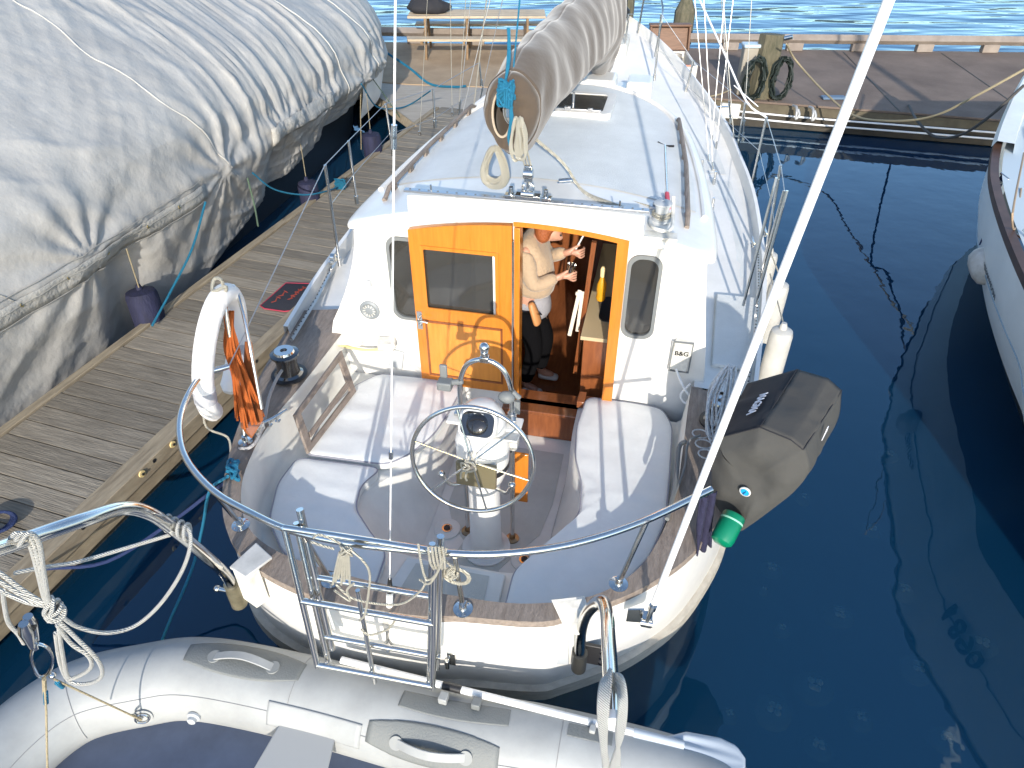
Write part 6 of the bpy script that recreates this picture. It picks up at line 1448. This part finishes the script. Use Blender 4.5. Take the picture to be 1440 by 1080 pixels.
# ================================================================= SETTING
def seaZ(): return 0
g = G(); g.add([V((-900, -300, 0)), V((900, -300, 0)), V((900, 1500, 0)), V((-900, 1500, 0))], [(0, 1, 2, 3)])
wm = bpy.data.materials.new('harbour_water'); wm.use_nodes = True; nt = wm.node_tree; N = nt.nodes; K = nt.links; N.clear()
out = N.new('ShaderNodeOutputMaterial'); tc = N.new('ShaderNodeTexCoord'); sx = N.new('ShaderNodeSeparateXYZ'); K.new(tc.outputs['Object'], sx.inputs[0])
def noi(scale, det, sxyz):
    mp = N.new('ShaderNodeMapping'); mp.inputs['Scale'].default_value = sxyz; K.new(tc.outputs['Object'], mp.inputs[0])
    n = N.new('ShaderNodeTexNoise'); n.inputs['Scale'].default_value = scale; n.inputs['Detail'].default_value = det; K.new(mp.outputs[0], n.inputs[0]); return n
def mth(op, a, b=None):
    m = N.new('ShaderNodeMath'); m.operation = op
    for i, x in enumerate((a, b)):
        if x is None: continue
        if isinstance(x, (int, float)): m.inputs[i].default_value = x
        else: K.new(x, m.inputs[i])
    return m.outputs[0]
mr = N.new('ShaderNodeMapRange'); K.new(sx.outputs['Y'], mr.inputs[0]); mr.inputs[1].default_value = 16.5; mr.inputs[2].default_value = 19
calm = noi(1.6, 3, (1, 1, 1)); chop = noi(.55, 2, (.6, 1.6, 1)); fine = noi(7, 2, (1, 1, 1)); gust = noi(.25, 2, (.5, 1, 1))
h1 = mth('MULTIPLY', calm.outputs[0], .006); h1b = mth('MULTIPLY', fine.outputs[0], .00035)
h2 = mth('MULTIPLY', mth('MULTIPLY', chop.outputs[0], .13), mr.outputs[0])
h = mth('ADD', mth('ADD', h1, h1b), h2)
bp = N.new('ShaderNodeBump'); bp.inputs['Distance'].default_value = 1.0; bp.inputs['Strength'].default_value = 1.0; K.new(h, bp.inputs['Height'])
gl = N.new('ShaderNodeBsdfGlossy'); gl.inputs['Roughness'].default_value = .015; gl.inputs['Color'].default_value = (.70, .88, 1, 1); K.new(bp.outputs[0], gl.inputs['Normal'])
df = N.new('ShaderNodeBsdfDiffuse'); df.inputs['Color'].default_value = (.004, .046, .112, 1); tr = N.new('ShaderNodeBsdfTransparent'); tr.inputs['Color'].default_value = (.45, .62, .60, 1)
m1 = N.new('ShaderNodeMixShader'); m1.inputs[0].default_value = .45; K.new(df.outputs[0], m1.inputs[1]); K.new(tr.outputs[0], m1.inputs[2])
fr = N.new('ShaderNodeFresnel'); fr.inputs['IOR'].default_value = 1.6; K.new(bp.outputs[0], fr.inputs['Normal'])
m2 = N.new('ShaderNodeMixShader'); K.new(fr.outputs[0], m2.inputs[0]); K.new(m1.outputs[0], m2.inputs[1]); K.new(gl.outputs[0], m2.inputs[2]); K.new(m2.outputs[0], out.inputs[0])
o = build(g, 'water', wm, None, org=(0, 0, 0)); o['kind'] = 'structure'
g = G(); g.add([V((-60, -30, -3.2)), V((60, -30, -3.2)), V((60, 60, -3.2)), V((-60, 60, -3.2))], [(0, 1, 2, 3)]); o = build(g, 'seabed', mat('dark_seabed', (.006, .010, .009), .9, var=.4, vscale=1), None, org=(0, 0, -3.2)); o['kind'] = 'structure'
# hills across the water
g = G()
def hill(u, v):
    x = -900+1800*u; hgt = 50+60*noise.noise(V((u*4, 0, 3)))+26*noise.noise(V((u*14, 0, 5)))+8*noise.noise(V((u*50, v*3, 5)))
    return V((x, 700+300*v, -1+hgt*min(1, v*2.2)*(1-.3*max(0, v-.5))))
g.grid(hill, 220, 10); o = build(g, 'hills', mat('hazy_forest_hillside', (.09, .125, .12), .95, col2=(.13, .16, .14), vscale=.05, bump=.3, bscale=.2), None, org=(0, 800, 0)); o['kind'] = 'structure'  # distance haze is put into the lightened base colour
# jellyfish under the surface
jm = mat('jellyfish_flesh', (.75, .85, .75), .6, alpha=.7); jm2 = mat('jellyfish_rim', (.22, .36, .34), .6, alpha=.22, var=.5, vscale=40)
pos = [(1085, 800, 30, .9), (1180, 865, 36, 1), (1225, 745, 26, .9), (1145, 965, 46, 1), (1088, 1000, 44, .9), (1025, 1005, 22, .8), (1150, 1050, 34, .6), (1290, 940, 36, .5), (1380, 905, 36, .5), (1074, 830, 12, 1), (1270, 830, 30, .5), (1210, 1010, 30, .5), (1330, 1040, 34, .5), (1100, 885, 22, .6), (1250, 640, 24, .4), (1130, 700, 20, .4)]
JL = ['pale jellyfish nearest the green gas bottle in the dark water', 'jellyfish with a bright clover centre, upper middle of the dark water', 'small pale jellyfish highest of the clear ones, right of the white hull', 'largest pale jellyfish low in the water right of the stern',
 'large pale jellyfish just below and left of the largest one', 'small jellyfish beside the edge of the hull reflection near the oar blade', 'faint jellyfish at the bottom edge of the photo left of the mast reflection', 'faint jellyfish between the two wavering mast reflections', 'faint jellyfish beside the mirrored hull number', 'tiny bright speck of a jellyfish under the first pale one',
 'faint jellyfish left of the upper wavering mast reflection', 'faint jellyfish left of the lower wavering mast reflection', 'faint jellyfish near the bottom right corner between reflections', 'small dim jellyfish midway between the bright clover one and the largest one', 'very faint jellyfish far up the open water near the right boat reflection', 'very faint small jellyfish right below the barbecue']
for k, (x, y, s_, b_) in enumerate(pos):
    rnd = random.Random(k); z_ = -.06-.3*(1-b_); c = at(x, y, z=z_); r_ = s_/2*(c-CAM).length/1000
    names = ['bright', 'pale', 'faint']
    where = ['in the dark water right of the white hull', 'near the reflection of the right boat', 'low in the frame between the boats']
    jf = thing('jellyfish', JL[k], 'jellyfish', tuple(c), group='jellyfish in the dark water')
    g = G(); g.lathe([(r_, -.01), (r_*.96, .004), (r_*.8, .02), (r_*.5, .032), (r_*.2, .038), (.001, .04)], c+V((0, 0, -.02)), (rnd.uniform(-.3, .3), rnd.uniform(-.3, .3), 1), 20); build(g, 'jelly_bell', jm2, jf)
    g = G()
    for q in range(4):
        a = q*pi/2+rnd.random(); g.ball(c+V((cos(a)*r_*.26, sin(a)*r_*.26, .03)), r_*.2, 8, (1, 1, .4))
    build(g, 'jelly_lobes', jm, jf)
# ================================================================= LIGHT, SKY, CAMERA
EL = R(20)
w = bpy.data.worlds.new('World'); sc.world = w; w.use_nodes = True; nt = w.node_tree
sky = nt.nodes.new('ShaderNodeTexSky'); sky.sky_type = 'NISHITA'; sky.sun_disc = False; sky.sun_elevation = EL; sky.sun_rotation = pi; sky.air_density = 1.0; sky.dust_density = .7; sky.ozone_density = 1.7
nt.links.new(sky.outputs[0], nt.nodes['Background'].inputs[0]); nt.nodes['Background'].inputs[1].default_value = .15
L = bpy.data.lights.new('sun', 'SUN'); L.energy = 2.55; L.angle = R(.55); L.color = (1, .93, .83)
so = bpy.data.objects.new('sun', L); COL.objects.link(so); so.rotation_euler = V((.02, cos(EL), -sin(EL))).to_track_quat('-Z', 'Y').to_euler(); so.location = (0, -10, 10)
cam = bpy.data.cameras.new('camera'); co = bpy.data.objects.new('camera', cam); COL.objects.link(co)
cam.sensor_fit = 'HORIZONTAL'; cam.sensor_width = 36; cam.lens = 36*FPX/1440; cam.clip_start = .05; cam.clip_end = 4000
co.location = CAM; co.rotation_euler = (pi/2-PITCH, 0, 0); sc.camera = co
sc.view_settings.view_transform = 'Standard'; sc.view_settings.look = 'None'; sc.view_settings.exposure = 1.12; sc.view_settings.gamma = 1
for o in bpy.data.objects:
    for k in ('_off', '_frame'):
        if k in o: del o[k]
